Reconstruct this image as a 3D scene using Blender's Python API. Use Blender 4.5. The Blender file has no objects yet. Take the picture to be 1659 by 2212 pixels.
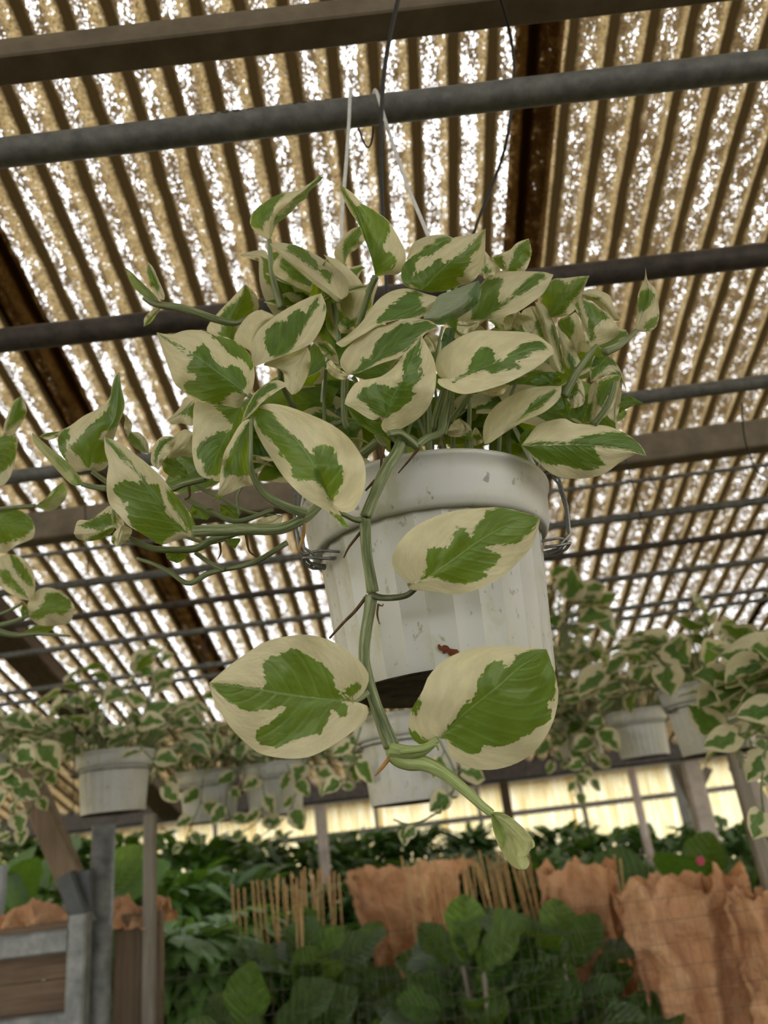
import bpy, math, random
import numpy as np
from mathutils import Vector, Matrix, noise as mnoise

# ------------------------------------------------------------------ camera, sky, exposure
SC = bpy.context.scene
COL = SC.collection
FPX = 1661.0                       # focal length in pixels of the 1659 x 2212 frame
PITCH = math.radians(22.7)
ROLL = math.radians(6.8)
CAM = np.array((0.0, 0.0, 1.5))
FW = np.array((0.0, math.cos(PITCH), math.sin(PITCH)))
R0 = np.array((1.0, 0.0, 0.0)); U0 = np.array((0.0, -math.sin(PITCH), math.cos(PITCH)))
RC = math.cos(ROLL)*R0 - math.sin(ROLL)*U0
UC = math.sin(ROLL)*R0 + math.cos(ROLL)*U0
cam_data = bpy.data.cameras.new('camera')
cam = bpy.data.objects.new('camera', cam_data)
COL.objects.link(cam)
M = Matrix.Identity(4)
for i in range(3):
    M[i][0] = RC[i]; M[i][1] = UC[i]; M[i][2] = -FW[i]; M[i][3] = CAM[i]
cam.matrix_world = M
cam_data.sensor_fit = 'HORIZONTAL'; cam_data.sensor_width = 24.0
cam_data.lens = 24.0*FPX/1659.0
cam_data.clip_start = 0.01; cam_data.clip_end = 200
cam_data.dof.use_dof = True
cam_data.dof.focus_distance = 0.53
cam_data.dof.aperture_fstop = 6.6
SC.camera = cam

world = bpy.data.worlds.new('overcast_sky'); SC.world = world; world.use_nodes = True
bg = world.node_tree.nodes['Background']
bg.inputs[0].default_value = (0.93, 0.965, 1.0, 1); bg.inputs[1].default_value = 1.0
SC.view_settings.view_transform = 'Standard'; SC.view_settings.look = 'None'
SC.view_settings.gamma = 1.0; SC.view_settings.use_curve_mapping = False
SC.view_settings.exposure = 2.25
SC.cycles.use_denoising = True
SC.cycles.transparent_max_bounces = 12
SC.cycles.max_bounces = 10; SC.cycles.diffuse_bounces = 5; SC.cycles.transmission_bounces = 6
rnd = random.Random(7)

def ray(x, y): return FW + ((x-829.5)/FPX)*RC - ((y-1106.0)/FPX)*UC
def D(x, y, d): return CAM + d*ray(x, y)                       # point of that view ray at camera depth d
def PY(x, y, Y):
    r = ray(x, y); return CAM + r*(Y/r[1])                     # ... at forward distance Y
RS, RH = 0.285, 1.62                                           # roof slope and height over the camera
def roof_z(Y): return CAM[2] + RH - RS*Y
def PR(x, y, drop=0.0):
    r = ray(x, y); k = (RH-drop)/(r[2]+RS*r[1]); return CAM + r*k
def PZ(x, y, z):
    r = ray(x, y); return CAM + r*((z-CAM[2])/r[2])
def V(a): return Vector((float(a[0]), float(a[1]), float(a[2])))

# ------------------------------------------------------------------ object helpers
def mesh(name, verts, faces, mat, parent=None, smooth=True, origin=None, attrs=None):
    v = np.asarray(verts, dtype=float)
    if origin is not None: v = v - np.asarray(origin, dtype=float)
    me = bpy.data.meshes.new(name)
    me.from_pydata(v.tolist(), [], faces)
    if smooth: me.polygons.foreach_set('use_smooth', [True]*len(me.polygons))
    if attrs:
        for k, (typ, arr) in attrs.items():
            a = me.attributes.new(k, typ, 'POINT')
            a.data.foreach_set('vector' if typ == 'FLOAT_VECTOR' else 'value', np.asarray(arr, dtype=np.float32).ravel())
    if mat: me.materials.append(mat)
    me.update()
    o = bpy.data.objects.new(name, me); COL.objects.link(o)
    if parent is not None: o.parent = parent
    return o
def inst(name, me, parent=None, mtx=None):
    o = bpy.data.objects.new(name, me); COL.objects.link(o)
    if parent is not None: o.parent = parent
    if mtx is not None: o.matrix_basis = mtx
    return o
def empty(name, loc=(0, 0, 0)):
    o = bpy.data.objects.new(name, None); COL.objects.link(o)
    o.location = V(loc); o.empty_display_size = 0.02
    return o
def tag(o, label=None, cat=None, group=None, kind=None):
    if label: o['label'] = label
    if cat: o['category'] = cat
    if group: o['group'] = group
    if kind: o['kind'] = kind
    return o

class MB:
    """collects shapes of one mesh"""
    def __init__(s): s.v = []; s.f = []; s.flat = []
    def add(s, v, f):
        n = len(s.v); s.v.extend([tuple(map(float, q)) for q in v]); s.f.extend([tuple(i+n for i in q) for q in f])
    def tube(s, pts, rad, n=8, cap=True):
        P = [np.array(p, dtype=float) for p in pts]; m = len(P)
        if not hasattr(rad, '__len__'): rad = [rad]*m
        T = [P[min(i+1, m-1)]-P[max(i-1, 0)] for i in range(m)]
        T = [t/max(np.linalg.norm(t), 1e-9) for t in T]
        up = np.array((0, 0, 1.0)) if abs(T[0][2]) < 0.9 else np.array((1.0, 0, 0))
        a = np.cross(T[0], up); a /= np.linalg.norm(a)
        V_, F_ = [], []
        for i in range(m):
            a = a - T[i]*np.dot(a, T[i]); a /= max(np.linalg.norm(a), 1e-9); b = np.cross(T[i], a)
            for k in range(n):
                w = 2*math.pi*k/n
                V_.append(P[i]+rad[i]*(math.cos(w)*a+math.sin(w)*b))
        for i in range(m-1):
            for k in range(n):
                F_.append((i*n+k, i*n+(k+1) % n, (i+1)*n+(k+1) % n, (i+1)*n+k))
        if cap:
            F_.append(tuple(range(n))[::-1]); F_.append(tuple((m-1)*n+k for k in range(n)))
        s.add(V_, F_)
    def box(s, lo, hi):
        x0, y0, z0 = lo; x1, y1, z1 = hi
        s.add([(x0, y0, z0), (x1, y0, z0), (x1, y1, z0), (x0, y1, z0), (x0, y0, z1), (x1, y0, z1), (x1, y1, z1), (x0, y1, z1)],
              [(0, 3, 2, 1), (4, 5, 6, 7), (0, 1, 5, 4), (1, 2, 6, 5), (2, 3, 7, 6), (3, 0, 4, 7)])
    def bar(s, a, b, w, h, up=(0, 0, 1), bev=0.12):
        """square timber or tube from a to b with chamfered edges; w across, h along up"""
        a = np.array(a, float); b = np.array(b, float); t = b-a; t /= np.linalg.norm(t)
        u = np.array(up, float); u = u-t*np.dot(u, t); u /= np.linalg.norm(u); r = np.cross(t, u)
        c = min(w, h)*bev; X, Y = w/2, h/2
        prof = [(X-c, -Y), (X, -Y+c), (X, Y-c), (X-c, Y), (-X+c, Y), (-X, Y-c), (-X, -Y+c), (-X+c, -Y)]
        V_ = [p+r*q[0]+u*q[1] for p in (a, b) for q in prof]
        F_ = [(k, (k+1) % 8, 8+(k+1) % 8, 8+k) for k in range(8)] + [tuple(range(8))[::-1], tuple(range(8, 16))]
        s.add(V_, F_)
    def build(s, name, mat, parent=None, smooth=True, origin=None):
        return mesh(name, s.v, s.f, mat, parent, smooth, origin)

def catmull(pts, n):
    P = np.array(pts, float)
    if len(P) == 2:
        return np.array([P[0]+(P[1]-P[0])*i/(n-1) for i in range(n)])
    Q = np.vstack([2*P[0]-P[1], P, 2*P[-1]-P[-2]])
    out = []
    for i in range(len(P)-1):
        p0, p1, p2, p3 = Q[i:i+4]
        for k in range(12):
            t = k/12.0
            out.append(0.5*((2*p1)+(-p0+p2)*t+(2*p0-5*p1+4*p2-p3)*t*t+(-p0+3*p1-3*p2+p3)*t**3))
    out.append(P[-1]); out = np.array(out)
    L = np.concatenate([[0], np.cumsum(np.linalg.norm(np.diff(out, axis=0), axis=1))])
    w = np.linspace(0, L[-1], n)
    return np.stack([np.interp(w, L, out[:, k]) for k in range(out.shape[1])], 1)

# ------------------------------------------------------------------ materials
class NT:
    def __init__(s, name):
        s.m = bpy.data.materials.new(name); s.m.use_nodes = True; s.t = s.m.node_tree; s.t.nodes.clear()
        s.out = s.n('ShaderNodeOutputMaterial')
    def n(s, typ, **kw):
        x = s.t.nodes.new(typ)
        for k, v in kw.items(): setattr(x, k, v)
        return x
    def l(s, a, b): s.t.links.new(a, b)
    def set(s, node, **kw):
        for k, v in kw.items():
            k2 = int(k[1:]) if k[0] == 'i' and k[1:].isdigit() else k.replace('_', ' ')
            if hasattr(v, 'is_output') or isinstance(v, bpy.types.NodeSocket): s.l(v, node.inputs[k2])
            else: node.inputs[k2].default_value = v
        return node
    def math(s, op, a, b=None, c=None, clamp=False):
        x = s.n('ShaderNodeMath', operation=op); x.use_clamp = clamp
        for i, q in enumerate((a, b, c)):
            if q is None: continue
            if isinstance(q, bpy.types.NodeSocket): s.l(q, x.inputs[i])
            else: x.inputs[i].default_value = q
        return x.outputs[0]
    def mixc(s, f, a, b, blend='MIX'):
        x = s.n('ShaderNodeMix', data_type='RGBA', blend_type=blend)
        for i, q in ((0, f), (6, a), (7, b)):
            if isinstance(q, bpy.types.NodeSocket): s.l(q, x.inputs[i])
            else: x.inputs[i].default_value = q if i == 0 else (q if len(q) == 4 else (*q, 1))
        return x.outputs[2]
    def noise(s, scale, detail=3, rough=0.55, vec=None, dist=0.0, out=0):
        x = s.n('ShaderNodeTexNoise'); x.inputs['Scale'].default_value = scale; x.inputs['Detail'].default_value = detail
        x.inputs['Roughness'].default_value = rough; x.inputs['Distortion'].default_value = dist
        if vec is not None: s.l(vec, x.inputs['Vector'])
        return x.outputs[out]
    def ramp(s, f, stops, interp='LINEAR'):
        x = s.n('ShaderNodeValToRGB'); x.color_ramp.interpolation = interp
        e = x.color_ramp.elements
        while len(e) < len(stops): e.new(0.5)
        for el, (p, c) in zip(e, stops):
            el.position = p; el.color = (c, c, c, 1) if not hasattr(c, '__len__') else (*c[:3], 1)
        s.l(f, x.inputs[0]); return x.outputs[0]
    def smooth(s, f, lo, hi):
        x = s.n('ShaderNodeMapRange', interpolation_type='SMOOTHSTEP')
        s.l(f, x.inputs[0]); x.inputs[1].default_value = lo; x.inputs[2].default_value = hi
        return x.outputs[0]
    def attr(s, name): return s.n('ShaderNodeAttribute', attribute_name=name)
    def bump(s, h, strength, dist):
        x = s.n('ShaderNodeBump'); x.inputs['Strength'].default_value = strength; x.inputs['Distance'].default_value = dist
        s.l(h, x.inputs['Height']); return x.outputs[0]
    def coord(s, k='Object'): return s.n('ShaderNodeTexCoord').outputs[k]
    def done(s, sh): s.l(sh, s.out.inputs[0]); return s.m

def principled(nt, color, rough=0.5, spec=0.5, normal=None, metal=0.0):
    p = nt.n('ShaderNodeBsdfPrincipled')
    for k, q in (('Base Color', color), ('Roughness', rough), ('Metallic', metal), ('Specular IOR Level', spec)):
        if isinstance(q, bpy.types.NodeSocket): nt.l(q, p.inputs[k])
        else: p.inputs[k].default_value = (*q, 1) if hasattr(q, '__len__') and len(q) == 3 else q
    if normal is not None: nt.l(normal, p.inputs['Normal'])
    return p.outputs[0]
def simple(name, col, rough=0.5, spec=0.5, var=0.25, scale=30, bump=0.0, metal=0.0, col2=None):
    nt = NT(name); c = nt.coord()
    f = nt.noise(scale, 5, 0.6, c)
    lo = tuple(q*(1-var) for q in col); hi = col2 or tuple(min(1, q*(1+var)) for q in col)
    colr = nt.ramp(f, [(0.3, lo), (0.7, hi)])
    nrm = nt.bump(f, bump, 0.01) if bump else None
    return nt.done(principled(nt, colr, rough, spec, nrm, metal))

def leaf_material(name, cream, green, green_back, pale=False, trans=0.40, rough=0.38):
    nt = NT(name)
    lc = nt.attr('lc').outputs['Vector']; sd = nt.attr('sd').outputs['Fac']; ms = nt.attr('ms').outputs['Fac']
    sp = nt.n('ShaderNodeSeparateXYZ'); nt.l(lc, sp.inputs[0])
    jag = nt.noise(26, 3, 0.6, lc)
    jag2 = nt.noise(7, 2, 0.5, lc)
    e = nt.math('ADD', sd, nt.math('MULTIPLY', nt.math('SUBTRACT', jag, 0.5), 0.30))
    e = nt.math('ADD', e, nt.math('MULTIPLY', nt.math('SUBTRACT', jag2, 0.5), 0.06))
    g = nt.smooth(e, -0.012, 0.012)
    halo = nt.smooth(e, -0.09, 0.02)
    f1 = nt.noise(9, 4, 0.6, lc); f2 = nt.noise(40, 3, 0.6, lc)
    # veins run obliquely from the midrib
    vv = nt.math('SINE', nt.math('MULTIPLY', sp.outputs[0], 62.0))
    vein = nt.math('POWER', nt.math('ADD', nt.math('MULTIPLY', vv, 0.5), 0.5), 6.0)
    rib = nt.smooth(ms, 0.035, 0.0)
    gc = nt.mixc(nt.smooth(f1, 0.30, 0.72), tuple(q*0.62 for q in green), tuple(min(1, q*1.35) for q in green))
    gc = nt.mixc(nt.math('MULTIPLY', vein, 0.14), gc, (0.20, 0.34, 0.12))
    gc = nt.mixc(nt.math('MULTIPLY', rib, 0.42), gc, (0.30, 0.42, 0.20))
    greyp = nt.math('MULTIPLY', nt.smooth(nt.noise(4.5, 2, 0.5, lc), 0.60, 0.66), 0.45)
    gc = nt.mixc(greyp, gc, (0.24, 0.33, 0.17))
    cc = nt.mixc(nt.smooth(f1, 0.35, 0.7), tuple(q*0.9 for q in cream), tuple(min(1, q*1.08) for q in cream))
    cc = nt.mixc(nt.math('MULTIPLY', nt.smooth(f2, 0.55, 0.8), 0.12), cc, (0.60, 0.52, 0.24))
    cc = nt.mixc(nt.math('MULTIPLY', halo, 0.28), cc, (0.48, 0.52, 0.22))
    spots = nt.smooth(nt.noise(55, 2, 0.5, lc), 0.74, 0.77)
    cc = nt.mixc(nt.math('MULTIPLY', spots, 0.35), cc, (0.33, 0.33, 0.10))
    col = nt.mixc(g, cc, gc)
    rnd_ = nt.n('ShaderNodeObjectInfo').outputs['Random']
    hsv = nt.n('ShaderNodeHueSaturation'); nt.l(col, hsv.inputs['Color'])
    nt.l(nt.math('ADD', nt.math('MULTIPLY', rnd_, 0.20), 0.90), hsv.inputs['Value'])
    col = hsv.outputs[0]
    tcol = nt.mixc(g, tuple(q*0.62 for q in cream), green_back)
    h = nt.math('ADD', nt.math('MULTIPLY', nt.math('MULTIPLY', vein, -0.4), nt.math('ADD', nt.math('MULTIPLY', g, 0.85), 0.15)), nt.math('MULTIPLY', nt.noise(14, 3, 0.5, lc), 0.9))
    h = nt.math('ADD', h, nt.math('MULTIPLY', rib, -0.8))
    nrm = nt.bump(h, 0.22, 0.004)
    p = principled(nt, col, rough, 0.42, nrm)
    tr = nt.n('ShaderNodeBsdfTranslucent'); nt.l(tcol, tr.inputs[0]); nt.l(nrm, tr.inputs['Normal'])
    mx = nt.n('ShaderNodeMixShader'); mx.inputs[0].default_value = trans
    nt.l(p, mx.inputs[1]); nt.l(tr.outputs[0], mx.inputs[2])
    return nt.done(mx.outputs[0])

CREAM = (0.86, 0.795, 0.485)
GREEN = (0.070, 0.155, 0.034)
M_LEAF = leaf_material('pothos_leaf', CREAM, GREEN, (0.44, 0.60, 0.012))
M_LEAFPALE = leaf_material('pothos_leaf_pale', (0.40, 0.47, 0.30), (0.12, 0.22, 0.10), (0.25, 0.36, 0.05))
M_LEAFBUD = leaf_material('pothos_leaf_young', (0.62, 0.66, 0.30), (0.30, 0.42, 0.12), (0.40, 0.50, 0.06))
M_LEAFBG = leaf_material('pothos_leaf_neighbour', (0.74, 0.68, 0.42), GREEN, (0.22, 0.36, 0.010))

def stem_material(name, lo, mid_, hi):
    nt = NT(name); sa = nt.attr('sa').outputs['Vector']; c = nt.coord()
    f = nt.noise(1.0, 3, 0.6, sa); f2 = nt.noise(22, 3, 0.5, c)
    col = nt.ramp(f, [(0.34, lo), (0.5, mid_), (0.68, hi)])
    col = nt.mixc(nt.math('MULTIPLY', nt.smooth(f2, 0.5, 0.75), 0.4), col, tuple(q*0.6 for q in mid_))
    return nt.done(principled(nt, col, 0.45, 0.4, nt.bump(f, 0.35, 0.002)))
M_STEM = stem_material('stem', (0.085, 0.115, 0.042), (0.165, 0.205, 0.085), (0.34, 0.37, 0.20))
M_STEMY = stem_material('stem_young', (0.22, 0.29, 0.085), (0.30, 0.38, 0.13), (0.42, 0.48, 0.21))
M_STEMDK = simple('petiole_dark', (0.060, 0.070, 0.030), 0.45, 0.4, 0.5, 90)
M_ROOT = simple('aerial_root', (0.10, 0.062, 0.026), 0.7, 0.2, 0.5, 160)
M_ROOTO = simple('aerial_root_orange', (0.34, 0.19, 0.06), 0.6, 0.2, 0.35, 120)

def pot_material(name, base):
    nt = NT(name); c = nt.coord()
    mp = nt.n('ShaderNodeMapping'); nt.l(c, mp.inputs[0]); mp.inputs['Scale'].default_value = (1, 1, 0.55)
    a = nt.noise(36, 6, 0.65, mp.outputs[0]); b = nt.noise(150, 4, 0.6, mp.outputs[0]); k = nt.noise(7, 3, 0.5, c)
    col = nt.mixc(nt.smooth(k, 0.3, 0.7), tuple(q*0.93 for q in base), base)
    col = nt.mixc(nt.math('MULTIPLY', nt.smooth(a, 0.52, 0.68), 0.5), col, (0.36, 0.37, 0.19))
    col = nt.mixc(nt.math('MULTIPLY', nt.smooth(b, 0.62, 0.70), 0.60), col, (0.20, 0.19, 0.07))
    col = nt.mixc(nt.math('MULTIPLY', nt.smooth(nt.noise(60, 2, 0.5, c), 0.71, 0.75), 0.7), col, (0.10, 0.075, 0.03))
    rg = nt.ramp(a, [(0.3, 0.26), (0.7, 0.5)])
    return nt.done(principled(nt, col, rg, 0.45, nt.bump(b, 0.08, 0.001)))
M_POT = pot_material('white_plastic', (0.53, 0.53, 0.485))
M_BASE = simple('dark_base_plastic', (0.10, 0.085, 0.062), 0.7, 0.2, 0.6, 60)  # pot underside, darker and browner than the walls
M_SOIL = simple('potting_soil', (0.030, 0.020, 0.012), 0.95, 0.1, 0.7, 220, 0.8)
M_WIRE = simple('galvanised_wire', (0.22, 0.23, 0.23), 0.38, 0.5, 0.3, 300, metal=0.7)
M_WIREW = simple('white_wire', (0.62, 0.63, 0.62), 0.4, 0.5, 0.15, 200)
M_WIREB = simple('black_wire', (0.016, 0.015, 0.014), 0.45, 0.4, 0.4, 200)
M_PIPE = simple('grey_conduit', (0.115, 0.118, 0.112), 0.5, 0.4, 0.35, 60, 0.1, col2=(0.17, 0.168, 0.150))
M_PIPEDK = simple('weathered_conduit', (0.060, 0.050, 0.042), 0.55, 0.4, 0.5, 45, 0.1)
M_BEAM = simple('primed_steel', (0.15, 0.120, 0.080), 0.6, 0.3, 0.25, 25, 0.1)
M_GALV = simple('galvanised_post', (0.17, 0.18, 0.175), 0.5, 0.5, 0.35, 28, 0.1, metal=0.3, col2=(0.26, 0.27, 0.26))
M_BRACKET = simple('dark_steel', (0.055, 0.060, 0.062), 0.5, 0.4, 0.3, 30)
def wood_material(name, col, stretch=(40, 40, 2.5)):
    nt = NT(name); c = nt.coord()
    mp = nt.n('ShaderNodeMapping'); nt.l(c, mp.inputs[0]); mp.inputs['Scale'].default_value = stretch
    f = nt.noise(1.6, 6, 0.65, mp.outputs[0], 0.6); g = nt.noise(5, 3, 0.5, c)
    cc = nt.ramp(f, [(0.25, tuple(q*0.55 for q in col)), (0.55, col), (0.8, tuple(min(1, q*1.35) for q in col))])
    cc = nt.mixc(nt.math('MULTIPLY', nt.smooth(g, 0.45, 0.7), 0.4), cc, tuple(q*0.45 for q in col))
    return nt.done(principled(nt, cc, 0.75, 0.2, nt.bump(f, 0.3, 0.004)))
M_WOOD = wood_material('weathered_timber', (0.20, 0.145, 0.09))
M_WOODX = wood_material('weathered_timber_sideways', (0.17, 0.115, 0.075), (2.5, 40, 40))
M_WOODR = wood_material('rafter_timber', (0.105, 0.072, 0.042), (40, 2.5, 40))
M_WOODG = wood_material('grey_timber', (0.24, 0.21, 0.165))
M_PINK = simple('painted_post', (0.42, 0.36, 0.31), 0.7, 0.2, 0.25, 12)
M_ORANGE = simple('faded_orange_pole', (0.52, 0.36, 0.26), 0.6, 0.3, 0.3, 6, col2=(0.55, 0.52, 0.50))
M_BAMBOO = wood_material('bamboo', (0.58, 0.36, 0.16), (60, 60, 8))
def paper_material():
    nt = NT('kraft_paper'); c = nt.coord()
    a = nt.noise(9, 5, 0.6, c, 0.6); b = nt.noise(55, 4, 0.6, c)
    col = nt.mixc(nt.smooth(a, 0.35, 0.7), (0.64, 0.335, 0.165), (0.76, 0.46, 0.255))
    st = nt.math('MULTIPLY', nt.smooth(nt.noise(3.5, 3, 0.6, c), 0.55, 0.72), 0.5)
    col = nt.mixc(st, col, (0.27, 0.17, 0.085))
    nrm = nt.bump(nt.math('ADD', a, nt.math('MULTIPLY', b, 0.25)), 0.9, 0.06)
    p = principled(nt, col, 0.72, 0.25, nrm)
    tr = nt.n('ShaderNodeBsdfTranslucent'); tr.inputs[0].default_value = (0.55, 0.26, 0.10, 1)
    mx = nt.n('ShaderNodeMixShader'); mx.inputs[0].default_value = 0.18
    nt.l(p, mx.inputs[1]); nt.l(tr.outputs[0], mx.inputs[2])
    return nt.done(mx.outputs[0])
M_PAPER = paper_material()
def foliage_material(name, green, back, rough=0.40, trans=0.28, veins=False):
    nt = NT(name); c = nt.coord()
    f = nt.noise(18 if not veins else 6, 3, 0.6, c)
    r_ = nt.n('ShaderNodeObjectInfo').outputs['Random']
    col = nt.mixc(nt.smooth(f, 0.3, 0.7), tuple(q*0.7 for q in green), tuple(min(1, q*1.3) for q in green))
    hs = nt.n('ShaderNodeHueSaturation'); nt.l(col, hs.inputs['Color'])
    nt.l(nt.math('ADD', nt.math('MULTIPLY', r_, 0.6), 0.7), hs.inputs['Value'])
    if veins:
        sx = nt.n('ShaderNodeSeparateXYZ'); nt.l(c, sx.inputs[0])
        ax_ = nt.math('ABSOLUTE', sx.outputs[0])
        wv = nt.math('SINE', nt.math('MULTIPLY', nt.math('SUBTRACT', sx.outputs[1], nt.math('MULTIPLY', ax_, 0.75)), 52.0))
        vn = nt.math('POWER', nt.math('ADD', nt.math('MULTIPLY', wv, 0.5), 0.5), 9.0)
        vn = nt.math('MAXIMUM', vn, nt.smooth(ax_, 0.022, 0.006))
        c3 = nt.mixc(nt.math('MULTIPLY', vn, 0.35), hs.outputs[0], (0.22, 0.33, 0.10))
        hh = nt.math('ADD', nt.math('MULTIPLY', vn, -0.5), nt.math('ADD', nt.math('MULTIPLY', wv, 0.25), f))
        p = principled(nt, c3, rough, 0.5, nt.bump(hh, 0.8, 0.05))
    else:
        p = principled(nt, hs.outputs[0], rough, 0.5, nt.bump(f, 0.4, 0.02))
    tr = nt.n('ShaderNodeBsdfTranslucent'); tr.inputs[0].default_value = (*back, 1)
    mx = nt.n('ShaderNodeMixShader'); mx.inputs[0].default_value = trans
    nt.l(p, mx.inputs[1]); nt.l(tr.outputs[0], mx.inputs[2])
    return nt.done(mx.outputs[0])
M_FICUS = foliage_material('fiddle_leaf', (0.066, 0.140, 0.024), (0.20, 0.33, 0.010), veins=True)
M_FICUSL = foliage_material('fiddle_leaf_young', (0.13, 0.24, 0.03), (0.35, 0.55, 0.03), veins=True)
M_LIME = foliage_material('schefflera_leaf', (0.13, 0.26, 0.065), (0.24, 0.42, 0.05))
M_DARKF = foliage_material('dracaena_leaf', (0.062, 0.135, 0.034), (0.12, 0.23, 0.02))
M_MIDF = foliage_material('mid_green_leaf', (0.075, 0.165, 0.032), (0.16, 0.30, 0.02))
# ------------------------------------------------------------------ roof of corrugated fibreglass
PITCHC = 0.076
def roof_material():
    nt = NT('weathered_fibreglass')
    cor = nt.attr('cor').outputs['Vector']; sp = nt.n('ShaderNodeSeparateXYZ'); nt.l(cor, sp.inputs[0])
    c = nt.coord()
    clear = nt.attr('clear').outputs['Fac']
    mp = nt.n('ShaderNodeMapping'); nt.l(c, mp.inputs[0]); mp.inputs['Scale'].default_value = (1, 0.55, 1)
    wob = nt.noise(16, 4, 0.6, mp.outputs[0])
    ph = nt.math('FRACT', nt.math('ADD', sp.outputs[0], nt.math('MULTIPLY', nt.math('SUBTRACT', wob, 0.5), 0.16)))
    # flank shade and trough dirt painted in by phase, the other flank is rinsed clean
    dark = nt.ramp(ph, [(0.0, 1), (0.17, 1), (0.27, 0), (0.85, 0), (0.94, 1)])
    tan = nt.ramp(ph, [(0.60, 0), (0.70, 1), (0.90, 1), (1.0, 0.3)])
    big = nt.noise(1.6, 3, 0.6, c)
    grime = nt.attr('grime').outputs['Fac']
    s1 = nt.noise(270, 2, 0.62, mp.outputs[0]); s2 = nt.noise(48, 3, 0.6, mp.outputs[0])
    sp_ = nt.math('ADD', nt.math('MULTIPLY', s1, 0.68), nt.math('MULTIPLY', s2, 0.32))
    thr = nt.math('ADD', 0.580, nt.math('MULTIPLY', tan, 0.075))
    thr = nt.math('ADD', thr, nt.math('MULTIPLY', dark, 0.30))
    thr = nt.math('SUBTRACT', thr, nt.math('MULTIPLY', clear, 0.12))
    thr = nt.math('SUBTRACT', thr, nt.math('MULTIPLY', nt.math('SUBTRACT', big, 0.5), 0.12))
    thr = nt.math('ADD', thr, nt.math('MULTIPLY', grime, 0.16))
    hole = nt.smooth(nt.math('SUBTRACT', sp_, thr), -0.012, 0.030)
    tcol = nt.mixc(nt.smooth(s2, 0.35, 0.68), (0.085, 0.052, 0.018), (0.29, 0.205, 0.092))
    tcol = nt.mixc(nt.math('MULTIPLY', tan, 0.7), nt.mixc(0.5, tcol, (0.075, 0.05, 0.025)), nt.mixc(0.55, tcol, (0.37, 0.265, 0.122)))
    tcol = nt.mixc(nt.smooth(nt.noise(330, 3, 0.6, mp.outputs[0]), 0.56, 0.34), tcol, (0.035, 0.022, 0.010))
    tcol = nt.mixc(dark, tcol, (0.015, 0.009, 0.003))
    tcol = nt.mixc(nt.math('MULTIPLY', grime, 0.72), tcol, (0.085, 0.042, 0.010))
    nrm = nt.bump(sp_, 0.5, 0.004)
    tr = nt.n('ShaderNodeBsdfTranslucent'); nt.l(tcol, tr.inputs[0])
    df = nt.n('ShaderNodeBsdfDiffuse'); nt.l(nt.mixc(0.15, tcol, (0.06, 0.045, 0.025)), df.inputs[0]); nt.l(nrm, df.inputs['Normal'])
    m1 = nt.n('ShaderNodeMixShader'); m1.inputs[0].default_value = 0.70
    nt.l(df.outputs[0], m1.inputs[1]); nt.l(tr.outputs[0], m1.inputs[2])
    tp = nt.n('ShaderNodeBsdfTransparent'); tp.inputs[0].default_value = (0.96, 0.96, 0.98, 1)
    m2 = nt.n('ShaderNodeMixShader'); nt.l(hole, m2.inputs[0]); nt.l(m1.outputs[0], m2.inputs[1]); nt.l(tp.outputs[0], m2.inputs[2])
    return nt.done(m2.outputs[0])
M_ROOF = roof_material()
roof = tag(empty('ceiling', (0, 1.5, roof_z(1.5))), 'sloping roof of grimy corrugated translucent sheets', kind='structure')
Y0, Y1 = -2.4, 4.62
def roof_panel(x0, x1, clear, lift, seed, edge_l=0.0, edge_r=0.0, seg=12, back=False):
    rg = random.Random(seed)
    NX = max(4, int(round((x1-x0)/PITCHC*seg))); NY = 10 if back else 48
    vs, cor, cl, gr = [], [], [], []
    off = rg.random()
    for j in range(NY+1):
        Y = Y0+(Y1-Y0)*j/NY if not back else Y0-5.6*j/NY
        for i in range(NX+1):
            x = x0+(x1-x0)*i/NX
            u = x/PITCHC
            z = (roof_z(Y) if not back else roof_z(2*Y0-Y))+0.0125*math.cos(2*math.pi*(u-0.08))+lift+0.004*math.sin(Y*2.1+x*1.7+seed)
            vs.append((x, Y, z)); cor.append((u, Y, seed))
            cl.append(clear+0.42*max(0.0, min(1.0, (Y-1.5)/2.4)))
            e = 0.0
            if edge_l: e = max(e, 1-max(0, (x-x0))/edge_l)
            if edge_r: e = max(e, 1-max(0, (x1-x))/edge_r)
            gr.append(max(0.0, min(1.0, e*1.3)))
    fs = [(j*(NX+1)+i, j*(NX+1)+i+1, (j+1)*(NX+1)+i+1, (j+1)*(NX+1)+i) for j in range(NY) for i in range(NX)]
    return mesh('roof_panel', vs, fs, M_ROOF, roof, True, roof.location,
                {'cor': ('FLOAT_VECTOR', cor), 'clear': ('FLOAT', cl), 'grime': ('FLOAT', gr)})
S1 = PR(1148, 320)[0]; S2 = PR(165, 900)[0]
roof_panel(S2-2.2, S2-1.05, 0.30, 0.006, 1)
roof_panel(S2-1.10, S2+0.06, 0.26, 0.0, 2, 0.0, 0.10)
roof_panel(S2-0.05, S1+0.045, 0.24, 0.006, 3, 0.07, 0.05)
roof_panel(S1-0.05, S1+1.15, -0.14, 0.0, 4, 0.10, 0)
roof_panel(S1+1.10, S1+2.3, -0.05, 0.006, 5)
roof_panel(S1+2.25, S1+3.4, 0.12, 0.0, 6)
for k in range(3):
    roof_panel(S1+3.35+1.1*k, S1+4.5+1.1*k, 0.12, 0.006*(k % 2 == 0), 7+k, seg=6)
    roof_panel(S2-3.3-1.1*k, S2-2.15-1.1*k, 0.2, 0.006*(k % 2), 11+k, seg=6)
for k in range(8):  # unseen back slope, added to hold down light from behind the camera
    roof_panel(-4.6+1.15*k, -3.4+1.15*k, 0.2, 0.006*(k % 2), 21+k, seg=6, back=True)
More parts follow.
